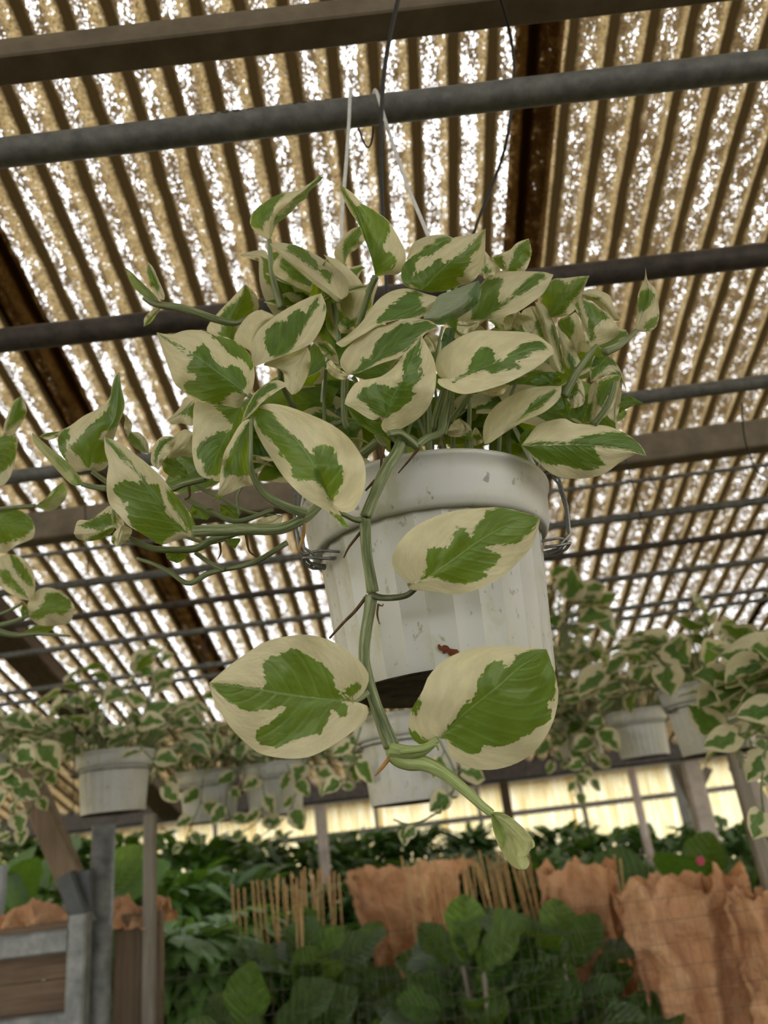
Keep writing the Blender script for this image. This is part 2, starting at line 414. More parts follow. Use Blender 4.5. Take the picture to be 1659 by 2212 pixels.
# the next bay rises behind the gutter and falls again to the far wall
def bay_panel(x0, x1, seed):
    NX = int(round((x1-x0)/PITCHC*6)); Ys = np.linspace(4.70, 10.7, 13); vs, cor, cl, gr = [], [], [], []
    for Y in Ys:
        zb_ = roof_z(4.62)+RS*min(Y-4.70, 10.9-Y)+0.05
        for i in range(NX+1):
            x = x0+(x1-x0)*i/NX; vs.append((x, Y, zb_+0.012*math.cos(2*math.pi*x/PITCHC))); cor.append((x/PITCHC, Y, seed)); cl.append(0.30); gr.append(0.0)
    fs = [(j*(NX+1)+i, j*(NX+1)+i+1, (j+1)*(NX+1)+i+1, (j+1)*(NX+1)+i) for j in range(12) for i in range(NX)]
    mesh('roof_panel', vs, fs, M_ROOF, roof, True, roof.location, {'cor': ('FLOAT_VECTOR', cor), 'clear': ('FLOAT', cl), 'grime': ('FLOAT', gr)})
for k in range(12): bay_panel(-6.6+1.15*k, -5.4+1.15*k, 40+k)

# ------------------------------------------------------------------ pipes and beams under the roof
HP = 0.72
def pipe_line(p1, p2, Y, ext=1.3):
    a = PY(*p1, Y); b = PY(*p2, Y); d = b-a
    return a-d*ext, b+d*ext
def pipe(label, p1, p2, Y, dia, mat, name='conduit_pipe', ext=1.3):
    a, b = pipe_line(p1, p2, Y, ext)
    rt = (a+b)/2
    o = empty(name, rt); m = MB(); m.tube([a, (a*2+b)/3, (a+b*2)/3, b], dia/2, 20)
    m.build('tube', mat, o, True, rt)
    tag(o, label, 'pipe', 'pipes spanning the greenhouse'); return o
def fwd_at(x, y, h=HP):
    r = ray(x, y); return r[1]*h/r[2]
def thick(px, x, y, Y):
    return px/FPX*np.linalg.norm(PY(x, y, Y)-CAM)/np.linalg.norm(ray(x, y))
Yp = {}; PL = {}
def std_pipe(key, label, p1, p2, px, mat, h=HP):
    mx, my = (p1[0]+p2[0])/2, (p1[1]+p2[1])/2
    Y = fwd_at(mx, my, h); Yp[key] = Y
    PL[key] = (*pipe_line(p1, p2, Y), thick(px, mx, my, Y)/2)
    return pipe(label, p1, p2, Y, thick(px, mx, my, Y), mat)
hang_pipe = std_pipe('p2', 'thick grey conduit pipe that carries the large white pot', (0, 331), (1659, 140), 61, M_PIPE)
std_pipe('p3', 'dark brown pipe passing behind the top of the large plant', (0, 736), (1659, 550), 52, M_PIPEDK)
std_pipe('p4', 'slim grey pipe at the height of the large pot rim', (0, 1034), (1659, 824), 31, M_PIPE)
std_pipe('a', 'thinnest rod just below the square beam behind the pot', (84, 1199), (1659, 1004), 9, M_PIPE)
std_pipe('b', 'first of the grey pipes below the thin rod', (84, 1271), (1659, 1080), 18, M_PIPE)
std_pipe('c', 'dark rusty pipe, second below the thin rod', (169, 1332), (1659, 1147), 15, M_PIPEDK)
std_pipe('d', 'third pipe below the thin rod, dull grey', (21, 1415), (1659, 1209), 13, M_PIPE)
std_pipe('e', 'fourth pipe below the thin rod, touching the pothos tops', (21, 1497), (1659, 1272), 11, M_PIPE, 0.64)
std_pipe('f', 'lowest pipe, half hidden in the distant pothos leaves', (21, 1520), (1659, 1294), 10, M_PIPE, 0.58)
# stamped print on the big pipe
mk = MB()
Yk = Yp['p2']
rp = thick(61, 830, 236, Yk)/2
def on_pipe(x, yoff):
    c0 = PY(x, 331-191*x/1659.0, Yk)
    ang = yoff; return c0+rp*1.004*np.array((0, -math.cos(ang), math.sin(ang)))
def glyph(pts, r=0.0007): mk.tube([on_pipe(x, a) for x, a in pts], r, 5)
def ringg(x, w, a0, a1): glyph([(x+w*math.cos(t*math.pi/6), (a0+a1)/2+(a1-a0)/2*math.sin(t*math.pi/6)) for t in range(13)])
glyph([(440, 0.42), (442, 0.25)]); glyph([(461, 0.30), (476, 0.34)]); ringg(493, 7, 0.24, 0.62); ringg(517, 7, 0.24, 0.62)
glyph([(540, 0.30), (547, 0.60), (554, 0.34)]); glyph([(630, 0.6), (632, 0.48)]); ringg(642, 4, 0.42, 0.62); ringg(661, 7, 0.40, 0.72); glyph([(684, 0.42), (690, 0.68), (696, 0.46)]); glyph([(706, 0.6), (716, 0.64)])
tag(mk.build('stamped_marks', simple('faded_ink', (0.05, 0.05, 0.045), 0.7, 0.2), hang_pipe, True, hang_pipe.location), kind='stuff')

def beam(label, p1, p2, Y, w, h):
    a, b = pipe_line(p1, p2, Y)
    rt = (a+b)/2; o = empty('square_beam', rt); m = MB(); m.bar(a, b, w, h, (0, 0, 1), 0.07)
    m.build('tube', M_BEAM, o, False, rt); tag(o, label, 'beam', 'square steel beams'); return o
# top beam: upper strip is its near side, lower strip its underside
Yb = fwd_at(829, 40, 0.84)
beam('square steel beam crossing the top of the picture', (0, 136), (1659, -58), Yb, 0.036, 0.030)
Yb5 = fwd_at(829, 1048, 0.80)
beam('long brown square beam behind the large pot', (0, 1153), (1659, 940), Yb5, 0.05, 0.075)

# ------------------------------------------------------------------ rafter, gutter, far wall, floor
def top(name, label, cat, m, mat, group=None, smooth=False):
    v = np.array(m.v); rt = (v.min(0)+v.max(0))/2; rt[2] = v.min(0)[2]
    return tag(m.build(name, mat, None, smooth, rt) if False else _topmesh(name, m, mat, smooth, rt), label, cat, group)
def _topmesh(name, m, mat, smooth, rt):
    o = m.build(name, mat, None, smooth, rt); o.location = V(rt); return o
xr = PR(70, 1425, 0.05)[0]
m = MB(); m.bar((xr, 0.6, roof_z(0.6)-0.06), (xr, 4.6, roof_z(4.6)-0.06), 0.13, 0.06)
top('rafter', 'wide brown timber rafter under the roof at the left edge', 'rafter', m, M_WOODR)
Yg = 4.66; zg = roof_z(Yg)
m = MB(); m.bar((-6, Yg, zg-0.02), (7, Yg, zg-0.02), 0.10, 0.13)
top('gutter_beam', 'dark gutter beam where the roof ends, behind the far pots', 'beam', m, M_PIPEDK)

floor = mesh('floor', [(-40, -40, 0), (40, -40, 0), (40, 40, 0), (-40, 40, 0)], [(0, 1, 2, 3)],
             simple('gravel_floor', (0.075, 0.062, 0.048), 0.9, 0.1, 0.4, 9, 0.4)); tag(floor, 'gravel greenhouse floor', kind='structure')

def wall_material():
    nt = NT('yellowed_fibreglass'); c = nt.coord()
    mp = nt.n('ShaderNodeMapping'); nt.l(c, mp.inputs[0]); mp.inputs['Scale'].default_value = (9, 1, 1.1)
    f = nt.noise(1.3, 4, 0.6, mp.outputs[0]); g = nt.noise(2.2, 3, 0.6, c)
    col = nt.ramp(f, [(0.3, (0.60, 0.44, 0.17)), (0.52, (0.86, 0.74, 0.44)), (0.75, (0.95, 0.90, 0.74))])
    col = nt.mixc(nt.math('MULTIPLY', nt.smooth(g, 0.55, 0.75), 0.35), col, (0.55, 0.36, 0.14))
    tr = nt.n('ShaderNodeBsdfTranslucent'); nt.l(col, tr.inputs[0])
    df = nt.n('ShaderNodeBsdfDiffuse'); nt.l(col, df.inputs[0])
    mx = nt.n('ShaderNodeMixShader'); mx.inputs[0].default_value = 0.78
    nt.l(df.outputs[0], mx.inputs[1]); nt.l(tr.outputs[0], mx.inputs[2])
    return nt.done(mx.outputs[0])
M_WALL = wall_material()
YW = 10.5
wall = tag(empty('wall_back', (0, YW, 0)), 'far wall of yellowed corrugated translucent sheets', kind='structure')
zt = PY(1300, 1668, YW)[2]; zm = PY(1300, 1735, YW)[2]
def wall_panel(x0, x1, z0, z1, dy):
    N = int((x1-x0)/0.076*8); vs = []; 
    for z in (z0, z1):
        for i in range(N+1):
            x = x0+(x1-x0)*i/N; vs.append((x, YW+dy+0.016*math.cos(2*math.pi*x/0.076), z))
    fs = [(i, i+1, N+2+i, N+1+i) for i in range(N)]
    mesh('wall_panel', vs, fs, M_WALL, wall, True, wall.location)
xx = -7.0; k = 0
while xx < 8.4:
    wall_panel(xx, xx+0.86, zm-0.02, zt+0.02, 0.0 if k % 2 else 0.012)
    wall_panel(xx, xx+0.86, 0.0, zm+0.03, 0.03 if k % 2 else 0.042)
    xx += 0.81; k += 1
M_GIRT = simple('grey_girt', (0.26, 0.27, 0.27), 0.6, 0.3, 0.2, 8)
for z, h in ((zm, 0.07), (zm-0.62, 0.06)):
    m = MB(); m.bar((-7, YW-0.06, z), (8.4, YW-0.06, z), 0.05, h); m.build('girt', M_GIRT, wall, False, wall.location)
for x in (-5.2, -3.9, -2.6, -1.3, -0.55, 0.75, 2.05, 3.35, 4.65, 5.9):
    m = MB(); m.bar((x, YW-0.07, 0), (x, YW-0.07, zt), 0.05, 0.06, (0, 1, 0)); m.build('stud', M_GIRT, wall, False, wall.location)
for nm, lab, a, b in (('wall_left_added', 'unseen left wall of yellowed sheets, added to cut side light', (-6.6, -8, 0), (-6.6, 10.6, 0)), ('wall_right_added', 'unseen right wall of yellowed sheets, added to cut side light', (7.2, -8, 0), (7.2, 10.6, 0))):  # out of view, added to cut the light coming in from the sides
    o = mesh(nm, [a, b, (b[0], b[1], 2.6), (a[0], a[1], 2.6)], [(0, 1, 2, 3)], M_WALL, None, False); tag(o, lab, kind='structure')
m = MB(); m.box((-7, YW-0.1, zt), (8.4, YW+0.1, zt+0.9)); m.build('header', simple('pale_grey_header', (0.50, 0.52, 0.54), 0.7, 0.2, 0.15, 3), wall, False, wall.location)

# posts -------------------------------------------------------------
def post(name, label, top_px, Y, w, mat, round_=False, z0=0.0, ztop=None, cat='post', lean=0.0):
    p = PY(*top_px, Y); m = MB(); z1 = ztop if ztop is not None else p[2]
    if round_: m.tube([(p[0], Y, z0), (p[0]+lean, Y, z1)], w/2, 20)
    else: m.bar((p[0], Y, z0), (p[0]+lean, Y, z1), w, w*0.8, (0, 1, 0))
    return top(name, label, cat, m, mat, None, round_)
post('support_post', 'round galvanised post below the left hanging pot', (222, 1850), 2.42, 0.066, M_GALV, True, 0, 1.62)
post('support_post', 'slim grey upright rising at the right edge', (1606, 1700), 2.5, 0.042, M_WOODG, False, 0, 1.86)
post('support_post', 'pale painted post in front of the far wall, left of centre', (697, 1800), 5.0, 0.062, M_PINK, False, 0, roof_z(4.6)-0.05)
post('support_post', 'dark thin post before the far wall, right of the hanging bud', (1092, 1720), 6.5, 0.07, M_WOODR, False, 0, 2.1)
post('support_post', 'faded orange and white pole before the far wall', (1380, 1740), 5.6, 0.055, M_ORANGE, True, 0, 1.95)
post('support_post', 'broad timber post below the far right pot', (1500, 1690), 4.7, 0.10, M_PINK, False, 0, roof_z(4.6)-0.05)
post('support_post', 'thin steel post left of the broad timber post', (1470, 1720), 7.5, 0.07, M_GIRT, False, 0, 2.2)
m = MB(); m.bar(PY(1455, 1650, 4.8), PY(1500, 1742, 4.8), 0.05, 0.04)
top('knee_brace', 'timber knee brace leaning against the left of the broad post', 'brace', m, M_WOODG)
m = MB(); m.bar(PY(1530, 1660, 4.8), PY(1492, 1745, 4.8), 0.05, 0.04)
top('knee_brace', 'timber knee brace rising to the right behind the broad post', 'brace', m, M_WOODG)
m = MB(); m.bar(PY(1590, 1650, 2.53), PY(1659, 1760, 2.53), 0.035, 0.05)
top('knee_brace', 'short pale brace beside the slim upright at right', 'brace', m, M_PINK)
# diagonal brace with its bracket at the left post
bo = empty('diagonal_brace', PY(118, 1800, 2.36))
m = MB(); m.bar(PY(28, 1600, 2.36), PY(160, 1915, 2.36), 0.07, 0.045, (0, -1, 0)); m.build('timber', M_WOOD, bo, False, bo.location)
m = MB(); m.bar(PY(146, 1890, 2.34), PY(186, 2000, 2.34), 0.05, 0.06, (0, -1, 0)); 
m.bar(PY(186, 1880, 2.35), PY(188, 2010, 2.35), 0.035, 0.03, (0, -1, 0)); m.build('bracket', M_BRACKET, bo, False, bo.location)
tag(bo, 'diagonal timber brace bolted to the left post with a dark bracket', 'brace')
# bench frame and timber bin at the lower left
fr = empty('bench_frame', (PY(170, 2212, 2.3)[0], 2.3, 0))
m = MB(); p = PY(170, 2080, 2.3); m.bar((p[0], 2.3, 0), (p[0], 2.3, PY(165, 1975, 2.3)[2]), 0.05, 0.05, (0, 1, 0)); m.build('leg', M_GALV, fr, False, fr.location)
m = MB(); a, b = PY(-160, 2062, 2.3), PY(152, 2035, 2.3); b[2] = a[2] = (a[2]+b[2])/2; m.bar(a, b, 0.045, 0.056); m.build('top_rail', M_GALV, fr, False, fr.location)
m = MB(); a, b = PY(-160, 2235, 2.3), PY(152, 2216, 2.3); b[2] = a[2] = (a[2]+b[2])/2; m.bar(a, b, 0.045, 0.05); m.build('bottom_rail', M_GALV, fr, False, fr.location)
tag(fr, 'galvanised square tube frame around the timber bin at lower left', 'frame')
bn = empty('timber_bin', (PY(100, 2100, 2.45)[0], 2.45, 0))
za = PY(80, 2018, 2.36)[2]; zb = PY(80, 2212, 2.36)[2]
x0, x1 = PY(-200, 2100, 2.36)[0], PY(178, 2100, 2.36)[0]
for kk in range(4):
    m = MB(); z1 = za-kk*0.115; m.box((x0, 2.352, z1-0.112), (x1, 2.372, z1)); m.build('board', M_WOODX, bn, False, bn.location)
m = MB(); m.box((x0, 2.33, za), (x1, 2.44, za+0.022)); m.build('ledge', M_WOODX, bn, False, bn.location)
x2, x3 = PY(248, 2100, 2.5)[0], PY(352, 2100, 2.5)[0]; zc = PY(300, 1972, 2.5)[2]
m = MB(); m.box((x2, 2.49, zc-1.0), (x3, 2.512, zc)); m.build('side_panel', M_WOOD, bn, False, bn.location)
for (px_, w_) in ((323, 0.034),):
    p = PY(px_, 2000, 2.46); m = MB(); m.bar((p[0], 2.46, 0), (p[0], 2.46, PY(316, 1760, 2.46)[2]), w_, 0.03, (0, 1, 0)); m.build('corner_upright', M_WOODG, bn, False, bn.location)
tag(bn, 'brown timber bin with boarded sides at the lower left', 'bin')
m = MB(); p = PY(2, 1900, 2.8); m.bar((p[0], 2.8, 0), (p[0], 2.8, 1.55), 0.03, 0.03, (0, 1, 0))
top('support_post', 'thin pale upright at the very left edge', 'post', m, M_GIRT)
# ------------------------------------------------------------------ hanging pots
RT = 0.104                                   # outer radius of the rim
def lathe(profile, N, smooth, facets=0):
    vs, fs = [], []
    for (r, z, fac) in profile:
        for k in range(N):
            a = 2*math.pi*k/N; rr = r
            if fac and facets:
                w = 2*math.pi/facets; l = ((a+1e-6) % w)-w/2
                rr = r*math.cos(w/2)/math.cos(l)
            vs.append((rr*math.cos(a), rr*math.sin(a), z))
    for j in range(len(profile)-1):
        for k in range(N):
            fs.append((j*N+k, (j+1)*N+k, (j+1)*N+(k+1) % N, j*N+(k+1) % N))
    return vs, fs
def me_of(name, vs, fs, mat, smooth=True):
    me = bpy.data.meshes.new(name); me.from_pydata([tuple(v) for v in vs], [], fs)
    if smooth: me.polygons.foreach_set('use_smooth', [True]*len(me.polygons))
    me.materials.append(mat); me.update(); return me
FAC = 28
rim_prof = [(0.086, -0.039, 0), (0.0915, -0.038, 0), (0.0935, -0.040, 0), (0.0965, -0.037, 0), (0.0985, -0.031, 0), (0.1005, -0.015, 0), (0.1015, -0.004, 0),
            (0.1035, -0.003, 0), (RT, -0.0005, 0), (0.1032, 0.0012, 0), (0.1015, 0.0008, 0), (0.0995, -0.004, 0), (0.0965, -0.030, 0)]
RIM_ME = me_of('rim', *lathe(rim_prof, 96, True), M_POT)
body_prof = [(0.0905, -0.0375, 1), (0.0870, -0.075, 1), (0.0838, -0.11, 1), (0.0805, -0.1475, 1), (0.0796, -0.150, 1)]
def fluted(prof, facets, seg=6, depth=0.020):
    vs, fs = [], []
    for f in range(facets):                    # every flute has its own edges, so the arrises stay crisp
        b = len(vs)
        for (r, z, _) in prof:
            for k in range(seg+1):
                u = k/seg; a = 2*math.pi*(f+u)/facets; rr = r*(1-depth*(1-(2*u-1)**2))
                vs.append((rr*math.cos(a), rr*math.sin(a), z))
        for j in range(len(prof)-1):
            for k in range(seg):
                q = b+j*(seg+1)+k; fs.append((q, q+seg+1, q+seg+2, q+1))
    return vs, fs
BODY_ME = me_of('body', *fluted(body_prof, FAC), M_POT, True)
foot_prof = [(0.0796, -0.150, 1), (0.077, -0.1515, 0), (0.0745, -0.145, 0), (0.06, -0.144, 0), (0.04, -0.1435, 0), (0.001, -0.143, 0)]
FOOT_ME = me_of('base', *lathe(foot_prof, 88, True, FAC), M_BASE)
sv, sf = lathe([(0.0965, -0.028, 0), (0.07, -0.022, 0), (0.04, -0.018, 0), (0.001, -0.016, 0)], 48, True)
SOIL_ME = me_of('soil', [(x, y, z+0.006*mnoise.noise((x*60, y*60, 0))) for x, y, z in sv], sf, M_SOIL)
def clip_mesh():
    m = MB()                                  # bent wire bail that grips the rim, at +X
    for y in (-0.0045, 0.0045):
        m.tube([(0.099, y, 0.012), (RT+0.004, y, 0.014), (RT+0.009, y, 0.004), (RT+0.0105, y, -0.020), (RT+0.008, y, -0.044), (RT-0.002, y*1.6, -0.053), (RT-0.014, y*2.2, -0.054)], 0.00125, 8)
    m.tube([(RT-0.014, -0.012, -0.054), (RT-0.004, -0.011, -0.0545), (RT+0.004, -0.007, -0.0525), (RT+0.0075, 0, -0.050), (RT+0.004, 0.007, -0.0525), (RT-0.004, 0.011, -0.0545), (RT-0.014, 0.012, -0.054)], 0.00125, 8)
    m.tube([(RT-0.016, -0.015, -0.050), (RT-0.002, -0.013, -0.049), (RT+0.006, 0, -0.047), (RT-0.002, 0.013, -0.049), (RT-0.016, 0.015, -0.050)], 0.0011, 8)
    me = bpy.data.meshes.new('rim_clip'); me.from_pydata(m.v, [], m.f); me.polygons.foreach_set('use_smooth', [True]*len(me.polygons)); me.materials.append(M_WIRE); return me
CLIP_ME = clip_mesh()
ringm = MB(); ringm.tube([((RT-0.0095)*math.cos(t*math.pi/24), (RT-0.0095)*math.sin(t*math.pi/24), -0.0475) for t in range(49)], 0.0014, 6, False)
RING_ME = bpy.data.meshes.new('support_ring'); RING_ME.from_pydata(ringm.v, [], ringm.f); RING_ME.materials.append(M_WIREB); RING_ME.polygons.foreach_set('use_smooth', [True]*len(RING_ME.polygons))
def hanging_pot(label, loc, rot, clips=(0.0, math.pi), ring=False):
    root = empty('hanging_pot', loc); root.rotation_euler = (0, 0, rot)
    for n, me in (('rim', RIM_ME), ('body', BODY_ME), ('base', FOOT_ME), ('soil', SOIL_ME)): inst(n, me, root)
    for a in clips: inst('rim_clip', CLIP_ME, root, Matrix.Rotation(a-rot, 4, 'Z'))
    if ring: inst('support_ring', RING_ME, root)
    tag(root, label, 'pot', 'white hanging pots'); return root
MAINC = D(917, 1097, 0.645)
main_pot = hanging_pot('large white fluted hanging pot in the foreground with green stains', MAINC, 0.07, (math.radians(-6), math.radians(208)))
# brown flake of torn label stuck to the pot wall
def on_pot(x, y, grow=0.0006):
    r = ray(x, y)
    for i in range(4000):
        p = CAM+r*(0.42+i*0.0001); h = p[2]-MAINC[2]
        R = np.interp(-h, [0, 0.037, 0.039, 0.150], [RT, 0.0965, 0.0900, 0.0800])
        if math.hypot(p[0]-MAINC[0], p[1]-MAINC[1]) <= R+grow: return p
    return p
def flake(pts, mat, name='label_flake'):
    P = [on_pot(x, y) for x, y in pts]; c = sum(P)/len(P); c = c+(c-np.array((MAINC[0], MAINC[1], c[2])))*0.004
    o = mesh(name, [c]+P, [(0, i+1, (i+1) % len(P)+1) for i in range(len(P))], mat, main_pot, False)
    o.matrix_parent_inverse = (Matrix.Translation(main_pot.location) @ Matrix.Rotation(0.07, 4, 'Z')).inverted()
M_FLAKE = simple('rusty_flake', (0.115, 0.035, 0.014), 0.8, 0.2, 0.6, 300)
flake([(945, 1394), (949, 1391), (953, 1396), (960, 1393), (967, 1395), (972, 1401), (967, 1404), (964, 1410), (958, 1413), (955, 1407), (949, 1404), (946, 1400)], M_FLAKE)
flake([(966, 1405), (972, 1401), (980, 1402), (988, 1403), (992, 1408), (990, 1414), (984, 1420), (976, 1418), (970, 1416), (966, 1411)], M_FLAKE)
# white hanger wires of the main pot and the black loop behind
hz = CAM[2]+HP
Yh = Yp['p2']
def wire(name, pts, r, mat, parent=None, origin=None):
    m = MB(); m.tube(catmull(pts, max(8, len(pts)*5)), r, 8); return m.build(name, mat, parent, True, origin)
hk = empty('wire_hanger', D(785, 200, 0.80))
wire('left_wire', [D(790, 262, 0.862), D(762, 215, 0.858), D(757, 198, 0.815), D(754, 260, 0.795), D(748, 350, 0.77), D(738, 470, 0.74), D(734, 560, 0.72), D(690, 900, 0.66), D(648, 1120, 0.66)], 0.0019, M_WIREW, hk, hk.location)
wire('right_wire', [D(800, 262, 0.862), D(806, 212, 0.856), D(812, 196, 0.815), D(826, 240, 0.797), D(845, 300, 0.78), D(880, 400, 0.75), D(921, 500, 0.725), D(1000, 700, 0.69), D(1165, 1030, 0.64)], 0.0019, M_WIREW, hk, hk.location)
wire('hook_end', [D(771, 262, 0.86), D(777, 285, 0.86), D(788, 312, 0.86), D(797, 318, 0.86), D(804, 300, 0.86), D(806, 262, 0.86)], 0.0012, M_WIREB, hk, hk.location)
tag(hk, 'white wire hanger hooked over the thick pipe, holding the large pot', 'hanger')
lp = empty('wire_loop', D(960, 60, 0.76))
wire('near_wire', [D(1010, -190, 0.77), D(920, -120, 0.765), D(870, -30, 0.765), D(851, 40, 0.768), D(835, 120, 0.772), D(826, 200, 0.776), D(823, 300, 0.78), D(825, 420, 0.78), D(833, 560, 0.78), D(840, 760, 0.77), D(850, 1000, 0.72)], 0.0023, M_WIREB, lp, lp.location)
wire('far_wire', [D(1010, -190, 0.77), D(1062, -60, 0.82), D(1085, 10, 0.84), D(1103, 80, 0.87), D(1111, 150, 0.88), D(1104, 245, 0.89), D(1088, 330, 0.89), D(1060, 410, 0.88), D(1028, 490, 0.86), D(990, 640, 0.82), D(950, 1000, 0.74)], 0.0018, M_WIREB, lp, lp.location)
tag(lp, 'black wire loop arching above the thick pipe and down behind the leaves', 'wire')
# ------------------------------------------------------------------ leaves
def poly_sdf(P, poly):
    """signed distance (inside positive) of points P to a closed polygon"""
    Q = np.array(poly, float); n = len(Q)
    d = np.full(len(P), 1e9); ins = np.zeros(len(P), bool)
    for i in range(n):
        a, b = Q[i], Q[(i+1) % n]; e = b-a
        t = np.clip(((P-a)@e)/max(e@e, 1e-9), 0, 1)
        d = np.minimum(d, np.linalg.norm(P-a-t[:, None]*e, axis=1))
        c = (a[1] > P[:, 1]) != (b[1] > P[:, 1])
        with np.errstate(divide='ignore', invalid='ignore'):
            xx_ = e[0]*(P[:, 1]-a[1])/(e[1] if e[1] else 1e-9)+a[0]
        ins ^= c & (P[:, 0] < xx_)
    return np.where(ins, d, -d)
ZO = {'A': (500, 360, 400/1659), 'B': (860, 460, 400/1659), 'C': (1040, 560, 400/1659), 'D': (320, 620, 400/1659), 'E': (680, 660, 400/1659),
      'F': (400, 800, 400/1659), 'G': (60, 790, 400/1659), 'H': (1000, 780, 420/1659), 'I': (430, 900, 800/1659), 'K': (700, 1250, 540/1659),
      'N': (0, 840, 240/948), 'Q': (250, 350, 550/1659), 'L': (0, 780, 700/1659), 'P': (0, 0, 1)}
def px(z, pts):
    ox, oy, k = ZO[z]; return [(ox+k*x, oy+k*y) for x, y in pts]
leaf_seed = [0]
def leaf(root, z, mid, Lb, Rb, d, dl=0.0, dr=0.0, green=(), mat=None, cup=0.0, wave=0.004, name='leaf'):
    """one leaf traced from base to tip; d = depths along the midrib, dl / dr = how far each margin leaves it"""
    leaf_seed[0] += 1; sd_ = leaf_seed[0]; rg = random.Random(sd_)
    NT_, NS = 34, 9
    mid = px(z, mid); base, tip = mid[0], mid[-1]
    m = catmull(mid, NT_)
    Lc = catmull([base]+px(z, Lb)+[tip], NT_); Rc = catmull([base]+px(z, Rb)+[tip], NT_)
    if not hasattr(d, '__len__'): d = (d, d)
    dm = np.interp(np.linspace(0, 1, NT_), np.linspace(0, 1, len(d)), d)
    vs, P2, lc, ms = [], [], [], []
    p1, p2 = rg.uniform(0, 6), rg.uniform(0, 6)
    for i in range(NT_):
        t = i/(NT_-1.0); env = math.sin(math.pi*min(1, t*1.02+0.02))**0.6 if t < 0.98 else 0.2
        for j in range(-NS, NS+1):
            s = j/NS; a = abs(s)
            b = (Lc if s < 0 else Rc)[i]
            q = m[i]+(b-m[i])*a
            off = (dl if s < 0 else dr)*(a**1.4)*env + cup*(a*a)*env
            off += wave*env*(a**2)*(math.sin(t*11+p1+(2 if s > 0 else 0))+0.5*math.sin(t*23+p2))
            off -= 0.0016*env*math.exp(-(s/0.10)**2)*-1
            off += 0.0004*env*math.sin((t-0.45*a)*46)*a*(1-a)*2.0
            vs.append(D(q[0], q[1], dm[i]+off)); P2.append(q)
            lc.append(((t-0.40*a), s*0.42+sd_*3.7, sd_*1.31)); ms.append(a)
    P2 = np.array(P2); sd = np.full(len(P2), -9.0)
    W = 2*NS+1
    for g in green:
        if g == 'all': sd = np.maximum(sd, 0.5)
        else: sd = np.maximum(sd, poly_sdf(P2, px(z, g))/75.0)
    fs = [(i*W+j, (i+1)*W+j, (i+1)*W+j+1, i*W+j+1) for i in range(NT_-1) for j in range(W-1)]
    o = mesh(name, vs, fs, mat or M_LEAF, root, True, root.location,
             {'sd': ('FLOAT', sd), 'ms': ('FLOAT', ms), 'lc': ('FLOAT_VECTOR', lc)})
    return o
def stem(root, z, pts, d, rpx, name='stem', mat=None, under=None):
    p = px(z, pts)
    if not hasattr(d, '__len__'): d = (d, d)
    if not hasattr(rpx, '__len__'): rpx = (rpx, rpx)
    n = max(10, len(pts)*6); c = catmull(p, n)
    dd = np.interp(np.linspace(0, 1, n), np.linspace(0, 1, len(d)), d); rr = np.interp(np.linspace(0, 1, n), np.linspace(0, 1, len(rpx)), rpx)
    m = MB(); m.tube([D(c[i][0], c[i][1], dd[i]) for i in range(n)], [rr[i]/FPX*dd[i] for i in range(n)], 12)
    L_ = np.concatenate([[0], np.cumsum(np.linalg.norm(np.diff(c, axis=0), axis=1))])
    sa = [(2.6*math.cos(2*math.pi*k/12)+len(bpy.data.meshes), 2.6*math.sin(2*math.pi*k/12), L_[i]*0.012) for i in range(n) for k in range(12)]
    return mesh(name, m.v, m.f, mat or M_STEM, under or root, True, root.location, {'sa': ('FLOAT_VECTOR', sa)})

plant = tag(empty('pothos_plant', MAINC+np.array((0, 0, -0.02))), 'large cream and green variegated pothos spilling from the foreground pot', 'plant')
T = plant
# --- top
leaf(T, 'A', [(340, 660), (395, 440), (500, 330), (650, 210), (820, 95)], [(300, 645), (240, 605), (180, 545), (165, 480), (200, 400), (300, 315), (420, 250), (500, 230), (600, 208), (700, 150), (785, 88)],
     [(365, 610), (400, 520), (450, 480), (540, 405), (600, 330), (660, 290), (700, 220), (780, 145)], (0.66, 0.63, 0.62), 0.030, 0.022,
     [[(165, 480), (200, 400), (300, 310), (420, 248), (500, 226), (400, 330), (370, 390), (350, 460), (280, 510), (285, 575), (165, 530)],
      [(345, 655), (375, 560), (390, 440), (470, 425), (480, 400), (540, 330), (560, 280), (640, 240), (700, 165), (790, 80), (840, 95), (705, 222), (664, 304), (574, 344), (544, 404), (444, 494), (374, 594)]])
leaf(T, 'A', [(1290, 990), (1258, 800), (1190, 580), (1120, 400), (1040, 270), (968, 165)], [(1272, 900), (1235, 760), (1180, 620), (1135, 510), (1070, 415), (1020, 320), (985, 230)],
     [(1380, 970), (1510, 955), (1562, 820), (1530, 700), (1460, 570), (1400, 480), (1280, 390), (1170, 330), (1100, 250), (1030, 195)], (0.60, 0.58, 0.56), 0.004, 0.030,
     [[(1290, 1000), (1262, 880), (1212, 720), (1150, 540), (1085, 390), (1015, 270), (965, 165), (1000, 180), (1060, 280), (1125, 365), (1170, 335), (1280, 390), (1400, 490), (1425, 560), (1400, 600), (1400, 650), (1350, 715), (1380, 770), (1450, 780), (1480, 850), (1440, 910), (1370, 940), (1320, 990)]])
leaf(T, 'A', [(1012, 890), (1020, 760), (1080, 640), (1160, 530)], [(920, 800), (940, 720), (1000, 630), (1080, 560)], [(1050, 785), (1120, 740), (1205, 640), (1190, 560)], 0.68, 0.02, 0.01,
     [[(1010, 880), (995, 760), (1010, 670), (1080, 580), (1155, 530), (1170, 590), (1130, 680), (1060, 760), (1030, 830)]])
stem(T, 'A', [(1292, 985), (1250, 1080), (1200, 1230), (1140, 1430)], (0.60, 0.62), (7.5, 6.5, 7))
stem(T, 'A', [(1012, 880), (1030, 990), (1060, 1150)], 0.69, 4)
